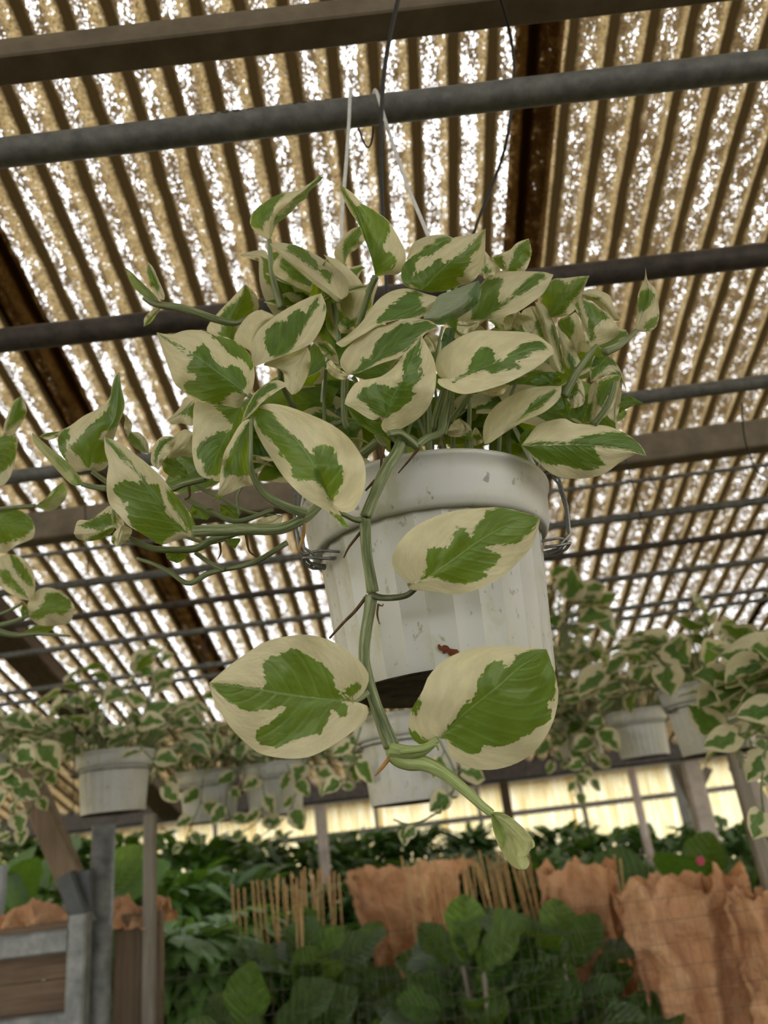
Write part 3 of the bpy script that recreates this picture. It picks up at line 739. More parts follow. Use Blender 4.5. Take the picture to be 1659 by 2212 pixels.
leaf(T, 'A', [(990, 1190), (800, 1030), (600, 885), (450, 770), (338, 690)], [(950, 1215), (860, 1140), (750, 1060), (560, 900), (440, 795)],
     [(1042, 1150), (1050, 1060), (1000, 960), (900, 880), (760, 790), (600, 712), (480, 685), (400, 682)], (0.60, 0.60, 0.61), 0.006, 0.035,
     [[(500, 700), (560, 685), (680, 760), (760, 850), (790, 920), (870, 930), (900, 970), (880, 1040), (800, 960), (680, 870), (560, 790), (485, 745)]])
leaf(T, 'A', [(805, 1130), (640, 980), (520, 880), (425, 790)], [(790, 1050), (640, 930), (540, 850), (470, 800)], [(750, 1145), (640, 1105), (500, 1035), (395, 975), (370, 900), (390, 840)], (0.63, 0.63), -0.004, 0.02,
     [[(430, 850), (470, 795), (640, 915), (790, 1050), (810, 1120), (700, 1080), (560, 1020), (500, 960), (440, 890)]])
leaf(T, 'A', [(1090, 1365), (1100, 1150), (1000, 980), (825, 788)], [(1010, 1335), (970, 1210), (965, 1050), (900, 900)], [(1150, 1335), (1205, 1150), (1160, 1030), (1060, 920), (940, 832)], (0.64, 0.65), 0.01, 0.03)
leaf(T, 'D', [(720, 480), (760, 300), (830, 130), (868, -25)], [(610, 470), (530, 400), (545, 330), (640, 215), (760, 90)], [(775, 470), (800, 400), (890, 290), (965, 240), (992, 170), (960, 60)], (0.68, 0.66), 0.02, 0.02,
     [[(868, -30), (920, 50), (930, 130), (950, 150), (945, 240), (870, 290), (800, 350), (790, 480), (690, 490), (620, 420), (665, 345), (650, 260), (700, 180), (760, 150), (850, 60)]])
leaf(T, 'A', [(330, 850), (220, 805), (72, 793)], [(300, 752), (150, 765)], [(300, 870), (220, 840), (130, 815)], 0.69, 0.012, 0.0)
leaf(T, 'A', [(390, 1285), (365, 1200), (350, 1115)], [(320, 1250), (322, 1170)], [(402, 1260), (400, 1180)], 0.70, green=['all'])
stem(T, 'A', [(340, 655), (345, 760), (360, 920), (395, 1090), (450, 1270)], (0.66, 0.655, 0.65), (5, 7, 9))
stem(T, 'A', [(345, 780), (385, 960), (420, 1110), (480, 1290)], 0.665, (4, 5, 6))
stem(T, 'A', [(800, 1040), (880, 1130), (920, 1250), (950, 1440), (965, 1600)], 0.645, (5, 6, 6))
leaf(T, 'A', [(945, 1225), (870, 1120), (790, 1035)], [(890, 1215), (830, 1130)], [(965, 1200), (890, 1070)], 0.62, 0.01, 0.01, ['all'])
leaf(T, 'A', [(935, 1560), (890, 1350), (830, 1145)], [(855, 1450), (825, 1300)], [(950, 1400), (905, 1200)], 0.66, 0.02, 0.0, [[(830, 1280), (870, 1330), (920, 1450), (900, 1500), (850, 1420)]])
leaf(T, 'A', [(980, 1495), (1040, 1420), (1125, 1395)], [(955, 1420), (1020, 1348), (1080, 1360)], [(1060, 1490), (1120, 1440)], 0.64, 0.0, 0.01, [[(955, 1420), (1020, 1340), (1125, 1390), (1080, 1430), (1040, 1460), (1000, 1420)]])
# --- upper left, folded leaf pair and the broad pale leaf
leaf(T, 'D', [(950, 715), (1120, 640), (1320, 500), (1430, 290), (1552, 55)], [(925, 620), (930, 500), (980, 400), (1060, 320), (1150, 250), (1300, 160), (1450, 88)],
     [(1040, 682), (1280, 592), (1450, 512), (1560, 350), (1597, 190)], (0.54, 0.55, 0.57), 0.022, -0.006,
     [[(1120, 635), (1060, 570), (1040, 500), (1060, 380), (1110, 330), (1200, 300), (1240, 325), (1260, 250), (1340, 188), (1385, 225), (1410, 242), (1450, 170), (1530, 75), (1527, 160), (1470, 240), (1400, 350), (1340, 450), (1300, 550), (1220, 610)],
      [(1560, 220), (1575, 165), (1600, 170), (1590, 215)]])
leaf(T, 'D', [(1430, 535), (1340, 720), (1290, 968)], [(1250, 602), (1030, 692), (1150, 722), (1212, 780), (1228, 890)], [(1455, 620), (1440, 760), (1375, 905), (1330, 950)], (0.555, 0.55), 0.0, 0.012)
leaf(T, 'D', [(925, 580), (940, 420), (1020, 203)], [(775, 475), (820, 350), (895, 255), (960, 215)], [(965, 450), (1060, 335), (1135, 265)], (0.575, 0.60), 0.02, 0.015)
leaf(T, 'D', [(905, 975), (740, 850), (600, 750), (450, 630), (340, 560), (200, 480), (75, 405)],
     [(855, 1000), (845, 1065), (780, 1085), (700, 1052), (560, 1052), (430, 1012), (330, 942), (240, 870), (190, 740), (140, 600), (100, 480)],
     [(940, 900), (955, 800), (950, 720), (930, 640), (870, 555), (770, 478), (650, 435), (520, 398), (450, 386), (330, 388), (200, 425)], (0.52, 0.51, 0.53), 0.016, 0.024,
     [[(880, 960), (780, 940), (720, 970), (650, 1045), (520, 1035), (400, 985), (308, 890), (330, 848), (420, 835), (430, 790), (350, 760), (345, 710), (390, 660), (420, 650), (345, 605), (390, 590), (430, 570), (440, 530), (500, 512), (550, 560), (570, 630), (640, 690), (680, 740), (740, 688), (780, 715), (830, 728), (850, 780), (893, 830), (880, 885), (840, 945), (890, 975)],
      [(500, 390), (620, 435), (770, 474), (874, 552), (934, 638), (956, 740), (910, 738), (880, 690), (850, 650), (780, 632), (720, 590), (640, 500), (560, 430)],
      [(75, 405), (200, 476), (340, 560), (390, 590), (345, 605), (200, 502)]], cup=0.006)
leaf(T, 'D', [(420, 1000), (300, 1130), (172, 1192)], [(330, 990), (290, 1070), (230, 1140)], [(410, 1230), (300, 1222), (215, 1232)], 0.60, 0.01, 0.0, [[(275, 1140), (360, 1070), (430, 1045), (415, 1195), (370, 1150)]])
stem(T, 'D', [(900, 970), (960, 1010), (1040, 1060)], 0.52, (6, 5))
stem(T, 'D', [(1190, 740), (1190, 820), (1230, 930), (1310, 1090)], (0.56, 0.60), (5.5, 6.5, 7))
# --- shoot at upper left
stem(T, 'D', [(870, 290), (760, 325), (550, 272), (300, 190), (60, 150), (-40, 90)], (0.64, 0.615, 0.605), (4.5, 7.5, 9, 9, 8, 6))
leaf(T, 'Q', [(290, 915), (190, 815), (65, 688)], [(230, 905), (140, 840), (85, 760)], [(240, 850), (160, 775), (100, 715)], 0.605, 0.012, 0.008, [[(80, 740), (130, 735), (240, 860), (250, 900), (190, 900), (110, 810)]], M_LEAFBUD)
leaf(T, 'Q', [(315, 900), (255, 780), (210, 650)], [(270, 880), (220, 800), (200, 720)], [(318, 860), (280, 770), (245, 690)], 0.60, 0.0, 0.01, [[(205, 660), (250, 720), (290, 820), (270, 850), (225, 790), (205, 730)]])
leaf(T, 'Q', [(300, 945), (240, 1000), (182, 1073)], [(250, 955), (190, 1010)], [(270, 990), (230, 1045)], 0.61, 0.0, 0.01, [[(185, 1075), (195, 1040), (240, 1000), (290, 965), (240, 1050)]])
# --- middle left
leaf(T, 'F', [(500, 320), (380, 560), (270, 800), (225, 978)], [(300, 265), (95, 285), (70, 500), (63, 740), (100, 892), (155, 955)], [(560, 450), (520, 650), (430, 850), (320, 990)], (0.56, 0.55, 0.55), 0.006, 0.03,
     [[(500, 320), (255, 308), (340, 400), (430, 500), (410, 540), (310, 550), (210, 600), (140, 640), (88, 720), (100, 770), (165, 830), (165, 900), (200, 945), (310, 940), (420, 800), (520, 620), (570, 450)]])
leaf(T, 'F', [(500, 475), (570, 390), (690, 225), (800, 150), (935, 135)], [(540, 350), (620, 210), (720, 122), (830, 88)], [(590, 395), (700, 280), (850, 172)], (0.50, 0.505, 0.52), 0.012, -0.004,
     [[(500, 460), (560, 330), (620, 215), (700, 140), (800, 100), (830, 150), (760, 190), (640, 270), (660, 290), (580, 385)]])
leaf(T, 'F', [(605, 420), (480, 680), (385, 950), (238, 1178)], [(500, 475), (400, 640), (345, 750), (318, 900), (298, 1080)], [(597, 700), (587, 900), (612, 1022), (520, 1042), (420, 1092), (320, 1132)], (0.495, 0.49, 0.495), 0.0, 0.012,
     [[(605, 410), (600, 700), (592, 935), (500, 952), (420, 940), (350, 962), (335, 920), (362, 820), (430, 680), (530, 500)], [(235, 1180), (290, 1105), (335, 1135)]])
T16 = leaf(T, 'F', [(1315, 1200), (1200, 960), (1080, 740), (930, 560), (780, 425), (635, 335)],
     [(1345, 1235), (1400, 1268), (1500, 1262), (1560, 1180), (1612, 1020), (1612, 860), (1560, 730), (1450, 588), (1300, 478), (1100, 388), (900, 318), (740, 298)],
     [(1390, 1330), (1482, 1430), (1400, 1385), (1290, 1275), (1100, 1165), (1000, 1082), (880, 952), (780, 802), (680, 642), (612, 480)], (0.485, 0.475, 0.49, 0.505), -0.012, 0.012,
     [[(1318, 1205), (1260, 1085), (1200, 1005), (1110, 978), (1020, 998), (968, 940), (958, 850), (930, 820), (838, 740), (828, 680), (758, 642), (698, 562), (638, 482), (612, 370), (680, 328), (780, 380), (860, 480), (940, 570), (1010, 610), (1070, 690), (1140, 775), (1190, 668), (1250, 652), (1330, 688), (1362, 760), (1372, 830), (1412, 880), (1412, 1000), (1372, 1100), (1312, 1175)],
      [(1275, 1262), (1400, 1318), (1450, 1318), (1490, 1436), (1400, 1392)]], cup=-0.004)
stem(T, 'F', [(592, 440), (588, 640), (585, 820), (615, 960), (720, 1110), (880, 1210), (1080, 1285)], (0.492, 0.49, 0.50, 0.505), (4, 4.5, 5.5, 7.5, 9, 9.5, 11))
stem(T, 'F', [(1210, 1200), (1120, 1290), (1050, 1335), (850, 1420), (560, 1425), (300, 1432), (80, 1440)], (0.53, 0.51, 0.505, 0.51, 0.515, 0.52), (9, 11, 12, 12, 13, 13, 12))
stem(T, 'F', [(1580, 740), (1650, 690), (1720, 630)], 0.555, 8)
# --- far left group
leaf(T, 'G', [(548, 935), (600, 740), (700, 600), (780, 470), (805, 280), (822, 55)], [(430, 950), (350, 862), (285, 762), (268, 660), (300, 582), (380, 538), (500, 450), (640, 378), (730, 288), (760, 150), (795, 75)],
     [(640, 948), (722, 882), (750, 740), (802, 560), (852, 430), (868, 330), (838, 190)], (0.60, 0.58, 0.585), 0.02, 0.02,
     [[(545, 930), (490, 880), (470, 830), (398, 760), (388, 700), (450, 670), (500, 590), (520, 560), (610, 490), (690, 410), (730, 360), (740, 270), (770, 130), (810, 50), (842, 200), (864, 330), (842, 430), (800, 550), (700, 585), (640, 640), (700, 700), (722, 850), (640, 880), (570, 870)],
      [(350, 858), (278, 765), (262, 660), (300, 580), (365, 552), (370, 620), (355, 740), (340, 800)]])
leaf(T, 'G', [(455, 1075), (350, 925), (200, 790), (38, 595)], [(390, 1062), (290, 965), (180, 840), (60, 700)], [(492, 1050), (430, 945), (330, 840), (200, 735), (90, 640)], (0.57, 0.575), 0.012, 0.012,
     [[(235, 815), (300, 835), (385, 920), (340, 960), (270, 890)], [(380, 1062), (420, 975), (495, 1040), (460, 1080)]], M_LEAFBUD)
leaf(T, 'G', [(100, 640), (190, 620), (300, 590)], [(140, 610), (240, 590)], [(190, 665), (270, 635)], 0.60, green=[[(100, 640), (160, 600), (300, 585), (200, 630)]])
stem(T, 'G', [(480, 1060), (580, 1085), (700, 1100)], 0.57, (5, 7))
stem(T, 'G', [(580, 950), (650, 1000), (740, 1060)], 0.60, (5, 6))
leaf(T, 'G', [(1450, 1535), (1250, 1335), (1080, 1110), (960, 920), (820, 770), (685, 635)],
     [(1300, 1572), (1190, 1605), (1080, 1542), (1000, 1492), (900, 1432), (830, 1352), (740, 1252), (708, 1150), (708, 1000), (722, 880), (690, 760)],
     [(1522, 1520), (1512, 1440), (1430, 1288), (1300, 1128), (1200, 998), (1060, 868), (930, 768), (820, 688)], (0.53, 0.52, 0.52, 0.53), 0.004, 0.016,
     [[(1430, 1495), (1330, 1490), (1250, 1542), (1180, 1612), (1060, 1536), (950, 1466), (888, 1390), (930, 1370), (880, 1320), (868, 1260), (940, 1230), (850, 1210), (790, 1160), (758, 1090), (800, 1050), (920, 1028), (1020, 1060), (1040, 1090), (1000, 980), (930, 900), (850, 850), (790, 780), (710, 690), (685, 635), (780, 706), (870, 800), (930, 870), (980, 940), (1040, 990), (1070, 1050), (1170, 1070), (1210, 1180), (1240, 1320), (1330, 1390)],
      [(1238, 1095), (1300, 1130), (1434, 1286), (1518, 1440), (1530, 1528), (1440, 1480), (1350, 1350), (1290, 1270), (1250, 1180)]])
leaf(T, 'G', [(780, 1445), (600, 1480), (410, 1500)], [(750, 1258), (660, 1308), (560, 1380), (450, 1388)], [(765, 1485), (660, 1552), (540, 1572), (450, 1552)], (0.55, 0.56), 0.012, 0.008,
     [[(445, 1430), (560, 1390), (680, 1325), (752, 1318), (765, 1420), (650, 1482), (560, 1460)], [(478, 1566), (600, 1522), (765, 1440), (775, 1475), (660, 1560), (550, 1578)]])
leaf(T, 'G', [(845, 1425), (820, 1520), (800, 1625)], [(770, 1500), (748, 1575)], [(935, 1470), (890, 1565)], 0.535, 0.008, 0.008, [[(748, 1580), (770, 1500), (785, 1560), (770, 1610)]])
leaf(T, 'G', [(770, 1245), (790, 1340), (860, 1450)], [(748, 1350), (800, 1470)], [(815, 1320), (862, 1400)], 0.54, 0.004, 0.0, [[(745, 1280), (775, 1290), (800, 1400), (810, 1470), (770, 1420)]])
leaf(T, 'G', [(900, 640), (895, 550), (882, 438)], [(862, 560)], [(935, 530)], 0.60)
leaf(T, 'G', [(1085, 785), (1000, 690), (915, 595)], [(1030, 775), (950, 725), (888, 640)], [(1075, 690), (1000, 600)], 0.60, 0.01, 0.01, [[(1090, 790), (1030, 780), (940, 725), (885, 640), (920, 590), (1000, 660), (1060, 760)]])
leaf(T, 'G', [(1170, 935), (1170, 780), (1240, 690), (1335, 650)], [(1105, 870), (1118, 740), (1180, 650), (1260, 630)], [(1220, 850), (1300, 740)], 0.575, 0.01, 0.0, [[(1130, 850), (1140, 760), (1180, 680), (1280, 635), (1310, 650), (1220, 720), (1160, 820), (1150, 890)]])
leaf(T, 'G', [(1255, 832), (1380, 720), (1485, 600)], [(1290, 660), (1400, 572)], [(1380, 812), (1485, 805)], 0.59, 0.01, 0.01)
leaf(T, 'G', [(1205, 850), (1320, 920), (1445, 1005)], [(1220, 950), (1330, 1012)], [(1300, 828), (1400, 905)], 0.585, 0.01, 0.0, ['all'])
stem(T, 'L', [(1060, 600), (940, 630), (870, 650), (780, 580), (700, 500)], (0.57, 0.575), (7, 7, 8, 6, 5))
stem(T, 'L', [(660, 905), (740, 945), (830, 965), (1000, 960), (1110, 905), (1300, 860)], (0.55, 0.55, 0.54), (6, 7, 8, 8, 7))
stem(T, 'L', [(700, 1010), (790, 1040), (870, 1080), (965, 1138), (1060, 1090), (1130, 1070), (1300, 1030), (1470, 930)], (0.57, 0.57, 0.56), (4, 5, 6, 6, 6, 6))
stem(T, 'L', [(1000, 980), (1070, 1030), (1150, 1070)], 0.565, 5)
stem(T, 'L', [(940, 700), (1100, 780), (1220, 820), (1400, 760)], 0.60, (5, 6, 5))
stem(T, 'L', [(1000, 640), (1130, 700), (1260, 770), (1440, 800)], 0.61, (4, 4))
stem(T, 'L', [(900, 880), (1060, 930), (1180, 900), (1280, 850)], 0.59, 4)
stem(T, 'L', [(1240, 640), (1215, 700), (1225, 790)], 0.58, (3, 2.5))
leaf(T, 'L', [(850, 975), (890, 1000), (905, 1035)], [(855, 1010)], [(960, 985), (935, 1020)], 0.56, green=['all'])
leaf(T, 'L', [(1160, 910), (1195, 920), (1205, 960)], [(1170, 940)], [(1230, 910)], 0.57, green=['all'])
leaf(T, 'L', [(1120, 730), (1180, 770), (1210, 825)], [(1140, 790)], [(1230, 760)], 0.61, green=['all'])
leaf(T, 'L', [(980, 740), (1040, 770), (1060, 815)], [(975, 790)], [(1090, 760)], 0.60, green=['all'])
leaf(T, 'L', [(1450, 790), (1380, 830), (1270, 838)], [(1430, 840), (1340, 850)], [(1400, 790), (1330, 810)], 0.58)
# --- centre
leaf(T, 'E', [(300, 622), (500, 508), (750, 335), (920, 250), (1112, 200)], [(270, 590), (225, 520), (255, 425), (340, 330), (500, 228), (680, 158), (850, 114), (980, 124), (1060, 150)],
     [(400, 602), (560, 532), (740, 470), (850, 400), (920, 332), (1000, 245)], (0.53, 0.53, 0.545), 0.030, -0.006,
     [[(305, 620), (400, 540), (420, 478), (465, 468), (482, 490), (520, 430), (540, 350), (600, 280), (700, 210), (820, 142), (850, 172), (900, 150), (1000, 136), (1070, 165), (1090, 190), (960, 250), (900, 312), (830, 390), (720, 432), (560, 504), (440, 584), (340, 620)]])
leaf(T, 'E', [(300, 625), (200, 590), (102, 520)], [(270, 600), (200, 555), (150, 494), (118, 498)], [(280, 662), (190, 652), (118, 590)], 0.525, 0.0, 0.006)
leaf(T, 'E', [(632, 1005), (690, 840), (770, 700), (860, 500), (952, 265)], [(600, 995), (520, 1028), (400, 962), (318, 908), (268, 890), (290, 800), (360, 700), (430, 668), (580, 640), (700, 560), (800, 435), (905, 325)],
     [(598, 1050), (600, 1102), (660, 1148), (760, 1112), (900, 1032), (1000, 940), (1055, 830), (1083, 720), (1087, 580), (1062, 470), (1000, 345)], (0.515, 0.51, 0.53), 0.01, 0.018,
     [[(632, 1005), (520, 965), (478, 930), (480, 890), (388, 840), (383, 790), (430, 730), (560, 698), (640, 718), (720, 742), (790, 650), (800, 600), (783, 540), (830, 425), (930, 325), (950, 262), (952, 400), (932, 460), (968, 478), (950, 540), (888, 612), (976, 592), (968, 640), (930, 680), (858, 740), (892, 790), (872, 860), (790, 890), (760, 932), (720, 964), (642, 1008)]], cup=-0.004)
leaf(T, 'E', [(645, 1155), (460, 1050), (285, 902)], [(600, 1075), (500, 1010), (400, 955)], [(540, 1155), (440, 1092), (340, 1012)], 0.525, 0.0, 0.006, ['all'])
stem(T, 'E', [(340, 640), (370, 690), (330, 780)], 0.54, (5, 4))
stem(T, 'E', [(270, 660), (265, 850), (270, 1040), (300, 1100)], 0.57, (9, 8, 7))
stem(T, 'E', [(660, 1150), (760, 1140), (850, 1210), (910, 1270)], (0.52, 0.535), (7, 8, 9, 8))
stem(T, 'E', [(910, 1260), (1000, 1190), (1120, 1140), (1160, 980), (1200, 770)], (0.535, 0.545, 0.55, 0.56), (9, 8, 9, 8, 7))
stem(T, 'E', [(1160, 1160), (1190, 1000), (1230, 780)], 0.555, (6, 6))
stem(T, 'E', [(1060, 1100), (1080, 980), (1150, 760)], 0.57, (6, 6))
stem(T, 'E', [(1210, 1050), (1300, 920), (1400, 790)], 0.57, (6, 5))
stem(T, 'E', [(300, 1020), (200, 1060), (90, 1090)], 0.58, (6, 6))
stem(T, 'E', [(420, 1340), (520, 1260), (580, 1200)], 0.56, (10, 8))
stem(T, 'E', [(550, 1150), (600, 1220), (640, 1260)], 0.545, (6, 7))
stem(T, 'E', [(1145, 190), (1110, 350), (1070, 560)], 0.56, (3, 3))
# --- right
leaf(T, 'B', [(470, 1522), (640, 1430), (850, 1350), (1050, 1262), (1250, 1212), (1395, 1262)], [(400, 1490), (345, 1430), (338, 1330), (365, 1250), (460, 1168), (600, 1088), (720, 1053), (900, 1058), (1080, 1063), (1230, 1088), (1320, 1148), (1390, 1205)],
     [(425, 1496), (352, 1488), (370, 1542), (470, 1592), (570, 1622), (680, 1612), (800, 1582), (980, 1522), (1120, 1452), (1240, 1382), (1310, 1332), (1345, 1295)], (0.53, 0.52, 0.55), 0.030, -0.008,
     [[(470, 1525), (560, 1460), (620, 1420), (640, 1330), (700, 1240), (780, 1193), (830, 1208), (867, 1250), (862, 1310), (842, 1350), (900, 1330), (970, 1310), (1000, 1260), (1100, 1178), (1200, 1148), (1300, 1162), (1338, 1212), (1300, 1232), (1200, 1242), (1150, 1290), (1040, 1325), (1112, 1385), (1000, 1402), (920, 1417), (850, 1437), (790, 1412), (700, 1428), (600, 1464)]])
leaf(T, 'B', [(740, 1600), (850, 1590), (1000, 1540)], [(780, 1560), (900, 1530)], [(780, 1625), (860, 1638), (940, 1620), (975, 1570)], 0.54)
leaf(T, 'B', [(215, 695), (410, 492), (540, 390), (650, 290), (785, 140)], [(110, 672), (48, 640), (26, 560), (40, 480), (100, 408), (200, 348), (350, 280), (480, 225), (580, 205), (700, 180)],
     [(300, 712), (450, 692), (560, 652), (650, 622), (722, 550), (772, 400), (782, 250)], (0.58, 0.57, 0.58), 0.020, 0.024,
     [[(215, 700), (108, 642), (120, 590), (150, 540), (240, 508), (300, 458), (380, 382), (410, 472), (500, 400), (600, 330), (700, 230), (788, 138), (742, 230), (732, 312), (642, 390), (658, 432), (622, 482), (582, 530), (592, 560), (520, 580), (552, 642), (460, 694), (330, 722)],
      [(36, 645), (18, 560), (34, 478), (108, 398), (250, 315), (400, 254), (510, 216), (440, 282), (330, 352), (260, 402), (200, 390), (150, 480), (140, 560), (105, 605), (105, 668)]])
leaf(T, 'B', [(505, 228), (300, 260), (72, 425)], [(400, 192), (250, 213), (130, 280)], [(400, 262), (220, 348)], 0.60, 0.02, 0.0, [[(318, 292), (338, 225), (430, 206), (495, 225), (400, 262)], [(208, 345), (230, 300), (270, 283), (302, 312)]])
leaf(T, 'B', [(535, 990), (720, 945), (900, 832), (1060, 722), (1200, 622), (1393, 553)], [(560, 900), (650, 800), (730, 650), (800, 580), (900, 520), (1000, 522), (1150, 522), (1300, 528)],
     [(600, 990), (800, 955), (950, 922), (1080, 882), (1200, 802), (1290, 732), (1345, 650)], (0.59, 0.575, 0.585), 0.028, -0.004,
     [[(655, 965), (658, 860), (730, 720), (738, 640), (820, 586), (944, 588), (920, 660), (898, 720), (898, 785), (930, 812), (1000, 762), (1080, 660), (1150, 598), (1240, 540), (1315, 536), (1324, 582), (1260, 612), (1250, 642), (1150, 702), (1050, 752), (960, 824), (860, 894), (760, 955)]])
leaf(T, 'B', [(735, 968), (640, 1010), (525, 1010)], [(640, 980), (540, 970)], [(700, 1035), (600, 1085), (530, 1050)], 0.575)
leaf(T, 'B', [(722, 605), (570, 800), (400, 900), (225, 948)], [(620, 640), (480, 695), (360, 742), (310, 830)], [(744, 720), (695, 832), (600, 902), (480, 972), (370, 1004), (290, 972)], (0.565, 0.555), 0.012, 0.012,
     [[(710, 600), (746, 690), (722, 800), (600, 890), (588, 850), (640, 790), (682, 758), (610, 745), (650, 690)], [(330, 972), (420, 920), (575, 896), (545, 962), (400, 1010)]], M_LEAFPALE)
leaf(T, 'B', [(400, 775), (250, 800), (50, 890), (-150, 990), (-350, 1110), (-560, 1165)], [(330, 745), (240, 722), (100, 678), (0, 684), (-100, 720), (-200, 800), (-330, 980), (-450, 1090)],
     [(320, 840), (180, 948), (0, 960), (-150, 1000), (-300, 1080), (-420, 1160), (-500, 1205)], (0.575, 0.56, 0.55), 0.022, 0.0,
     [[(0, 780), (80, 710), (170, 698), (235, 740), (180, 760), (222, 800), (190, 815), (254, 860), (200, 922), (100, 955), (-100, 965), (-200, 1000), (-160, 930), (-60, 820)]])
leaf(T, 'B', [(970, 528), (1050, 390), (1168, 228)], [(900, 490), (838, 412), (900, 370), (1000, 330), (1065, 268)], [(1100, 535), (1150, 500), (1195, 380), (1192, 310)], 0.60, 0.01, 0.01,
     [[(975, 525), (1010, 430), (1060, 305), (1168, 228), (1190, 320), (1184, 392), (1120, 472), (1040, 536)], [(845, 412), (930, 383), (952, 450), (972, 515), (900, 484)]])
leaf(T, 'B', [(772, 595), (770, 460), (768, 325)], [(728, 520), (740, 430)], [(830, 572), (918, 516), (850, 430)], 0.60, 0.0, 0.01, [[(738, 512), (800, 468), (842, 520), (790, 562)]])
leaf(T, 'B', [(520, 1050), (620, 1100), (700, 1050), (735, 975)], [(560, 1000), (640, 985)], [(560, 1090), (650, 1100)], 0.60)
leaf(T, 'C', [(615, 515), (760, 340), (968, 148)], [(540, 400), (555, 262), (640, 180), (760, 168), (880, 153)], [(655, 524), (740, 512), (820, 472), (882, 380), (925, 250)], (0.61, 0.60), 0.02, 0.01,
     [[(612, 520), (535, 400), (548, 280), (620, 190), (710, 178), (760, 230), (860, 168), (955, 152), (900, 262), (832, 352), (790, 402), (760, 452), (690, 504)]])
leaf(T, 'C', [(972, 802), (960, 620), (915, 480), (880, 345)], [(940, 660), (882, 530), (832, 410)], [(1060, 772), (1182, 712), (1232, 650), (1200, 560), (1110, 468), (980, 382)], (0.59, 0.58), 0.006, 0.022,
     [[(898, 360), (1000, 398), (1120, 498), (1145, 520), (1060, 552), (1050, 592), (1010, 622), (1000, 680), (1022, 702), (980, 745), (955, 640), (955, 520), (915, 420)], [(832, 410), (860, 380), (885, 440), (890, 520)]])
leaf(T, 'C', [(1245, 550), (1150, 440), (1050, 340), (895, 310)], [(1190, 440), (1152, 330), (1060, 283), (960, 268)], [(1180, 545), (1100, 455), (1000, 385), (930, 352)], 0.615, 0.012, 0.01, [[(935, 352), (1000, 342), (1075, 336), (1060, 357), (960, 368)]])
leaf(T, 'C', [(1388, 645), (1450, 460), (1485, 300), (1470, 75)], [(1382, 560), (1400, 440), (1400, 330), (1430, 240), (1463, 170)], [(1480, 652), (1560, 612), (1592, 510), (1584, 380), (1562, 270), (1492, 195)], (0.60, 0.59), 0.006, 0.014,
     [[(1400, 462), (1396, 380), (1428, 288), (1500, 262), (1554, 310), (1532, 382), (1480, 442), (1420, 480)], [(1455, 612), (1480, 570), (1530, 528), (1592, 485), (1574, 592), (1490, 644)]])
stem(T, 'C', [(1388, 635), (1335, 690), (1210, 785), (1100, 830)], (0.60, 0.59), (4, 6, 9, 9))
stem(T, 'C', [(1030, 770), (940, 890), (850, 1020), (740, 1230)], (0.575, 0.57, 0.57), (4, 7, 9, 9))
leaf(T, 'C', [(978, 1100), (1130, 985), (1235, 1030), (1302, 1195)], [(972, 1000), (1000, 880), (1060, 828), (1150, 868), (1230, 965), (1282, 1090)], [(1050, 1072), (1150, 1040), (1235, 1070), (1285, 1150)], (0.59, 0.60), 0.012, 0.0,
     [[(978, 1100), (985, 930), (1040, 845), (1150, 866), (1225, 960), (1140, 950), (1060, 1020)], [(1060, 1070), (1160, 1020), (1240, 1000), (1280, 1100), (1200, 1060)]])
leaf(T, 'C', [(1000, 1485), (1090, 1250), (1255, 1035)], [(1020, 1300), (1040, 1120), (1140, 1040)], [(1120, 1400), (1200, 1280), (1228, 1150)], 0.585, 0.01, 0.01, [[(1045, 1100), (1150, 1065), (1260, 1025), (1150, 1200), (1080, 1335), (1030, 1300)]])
leaf(T, 'C', [(1190, 1465), (1200, 1260), (1262, 1055)], [(1125, 1385), (1175, 1250)], [(1232, 1350), (1255, 1200)], 0.60)
leaf(T, 'C', [(1205, 1335), (1310, 1290), (1465, 1297)], [(1225, 1250), (1310, 1218), (1385, 1252)], [(1215, 1385), (1290, 1345), (1385, 1305)], 0.62, 0.008, 0.0, ['all'])
stem(T, 'C', [(1010, 1480), (1120, 1330), (1180, 1180), (1195, 1090)], 0.575, (7, 7, 5))
leaf(T, 'C', [(25, 1655), (300, 1440), (500, 1280), (720, 1135)], [(12, 1550), (40, 1430), (120, 1318), (250, 1228), (400, 1163), (560, 1138)], [(85, 1642), (200, 1562), (400, 1442), (540, 1382), (640, 1312), (705, 1232)], (0.56, 0.55, 0.56), 0.020, -0.004,
     [[(365, 1400), (430, 1300), (520, 1238), (655, 1160), (675, 1180), (600, 1262), (520, 1332), (440, 1374), (300, 1465)]])
leaf(T, 'H', [(498, 718), (700, 720), (1000, 716), (1300, 742), (1565, 812)], [(560, 640), (620, 565), (700, 520), (860, 488), (950, 530), (1100, 543), (1230, 553), (1350, 598), (1450, 658), (1535, 740)],
     [(560, 782), (650, 872), (740, 952), (840, 992), (1000, 1003), (1150, 982), (1240, 942), (1330, 872), (1420, 822), (1500, 792)], (0.555, 0.56, 0.58), 0.012, 0.010,
     [[(498, 718), (600, 690), (760, 688), (900, 690), (1000, 650), (1120, 623), (1250, 606), (1360, 606), (1455, 656), (1540, 750), (1570, 815), (1400, 752), (1200, 732), (900, 717)], [(498, 718), (900, 719), (1120, 733), (1150, 800), (1205, 882), (1150, 912), (1050, 938), (960, 912), (840, 882), (740, 893), (650, 855), (570, 785)]])
leaf(T, 'H', [(480, 725), (540, 660), (655, 590)], [(490, 640), (560, 570)], [(570, 720), (650, 660)], 0.575, green=['all'])
leaf(T, 'H', [(920, 500), (880, 400), (850, 300)], [(830, 450), (800, 380), (820, 320)], [(925, 440), (915, 370), (880, 320)], 0.58, green=['all'])
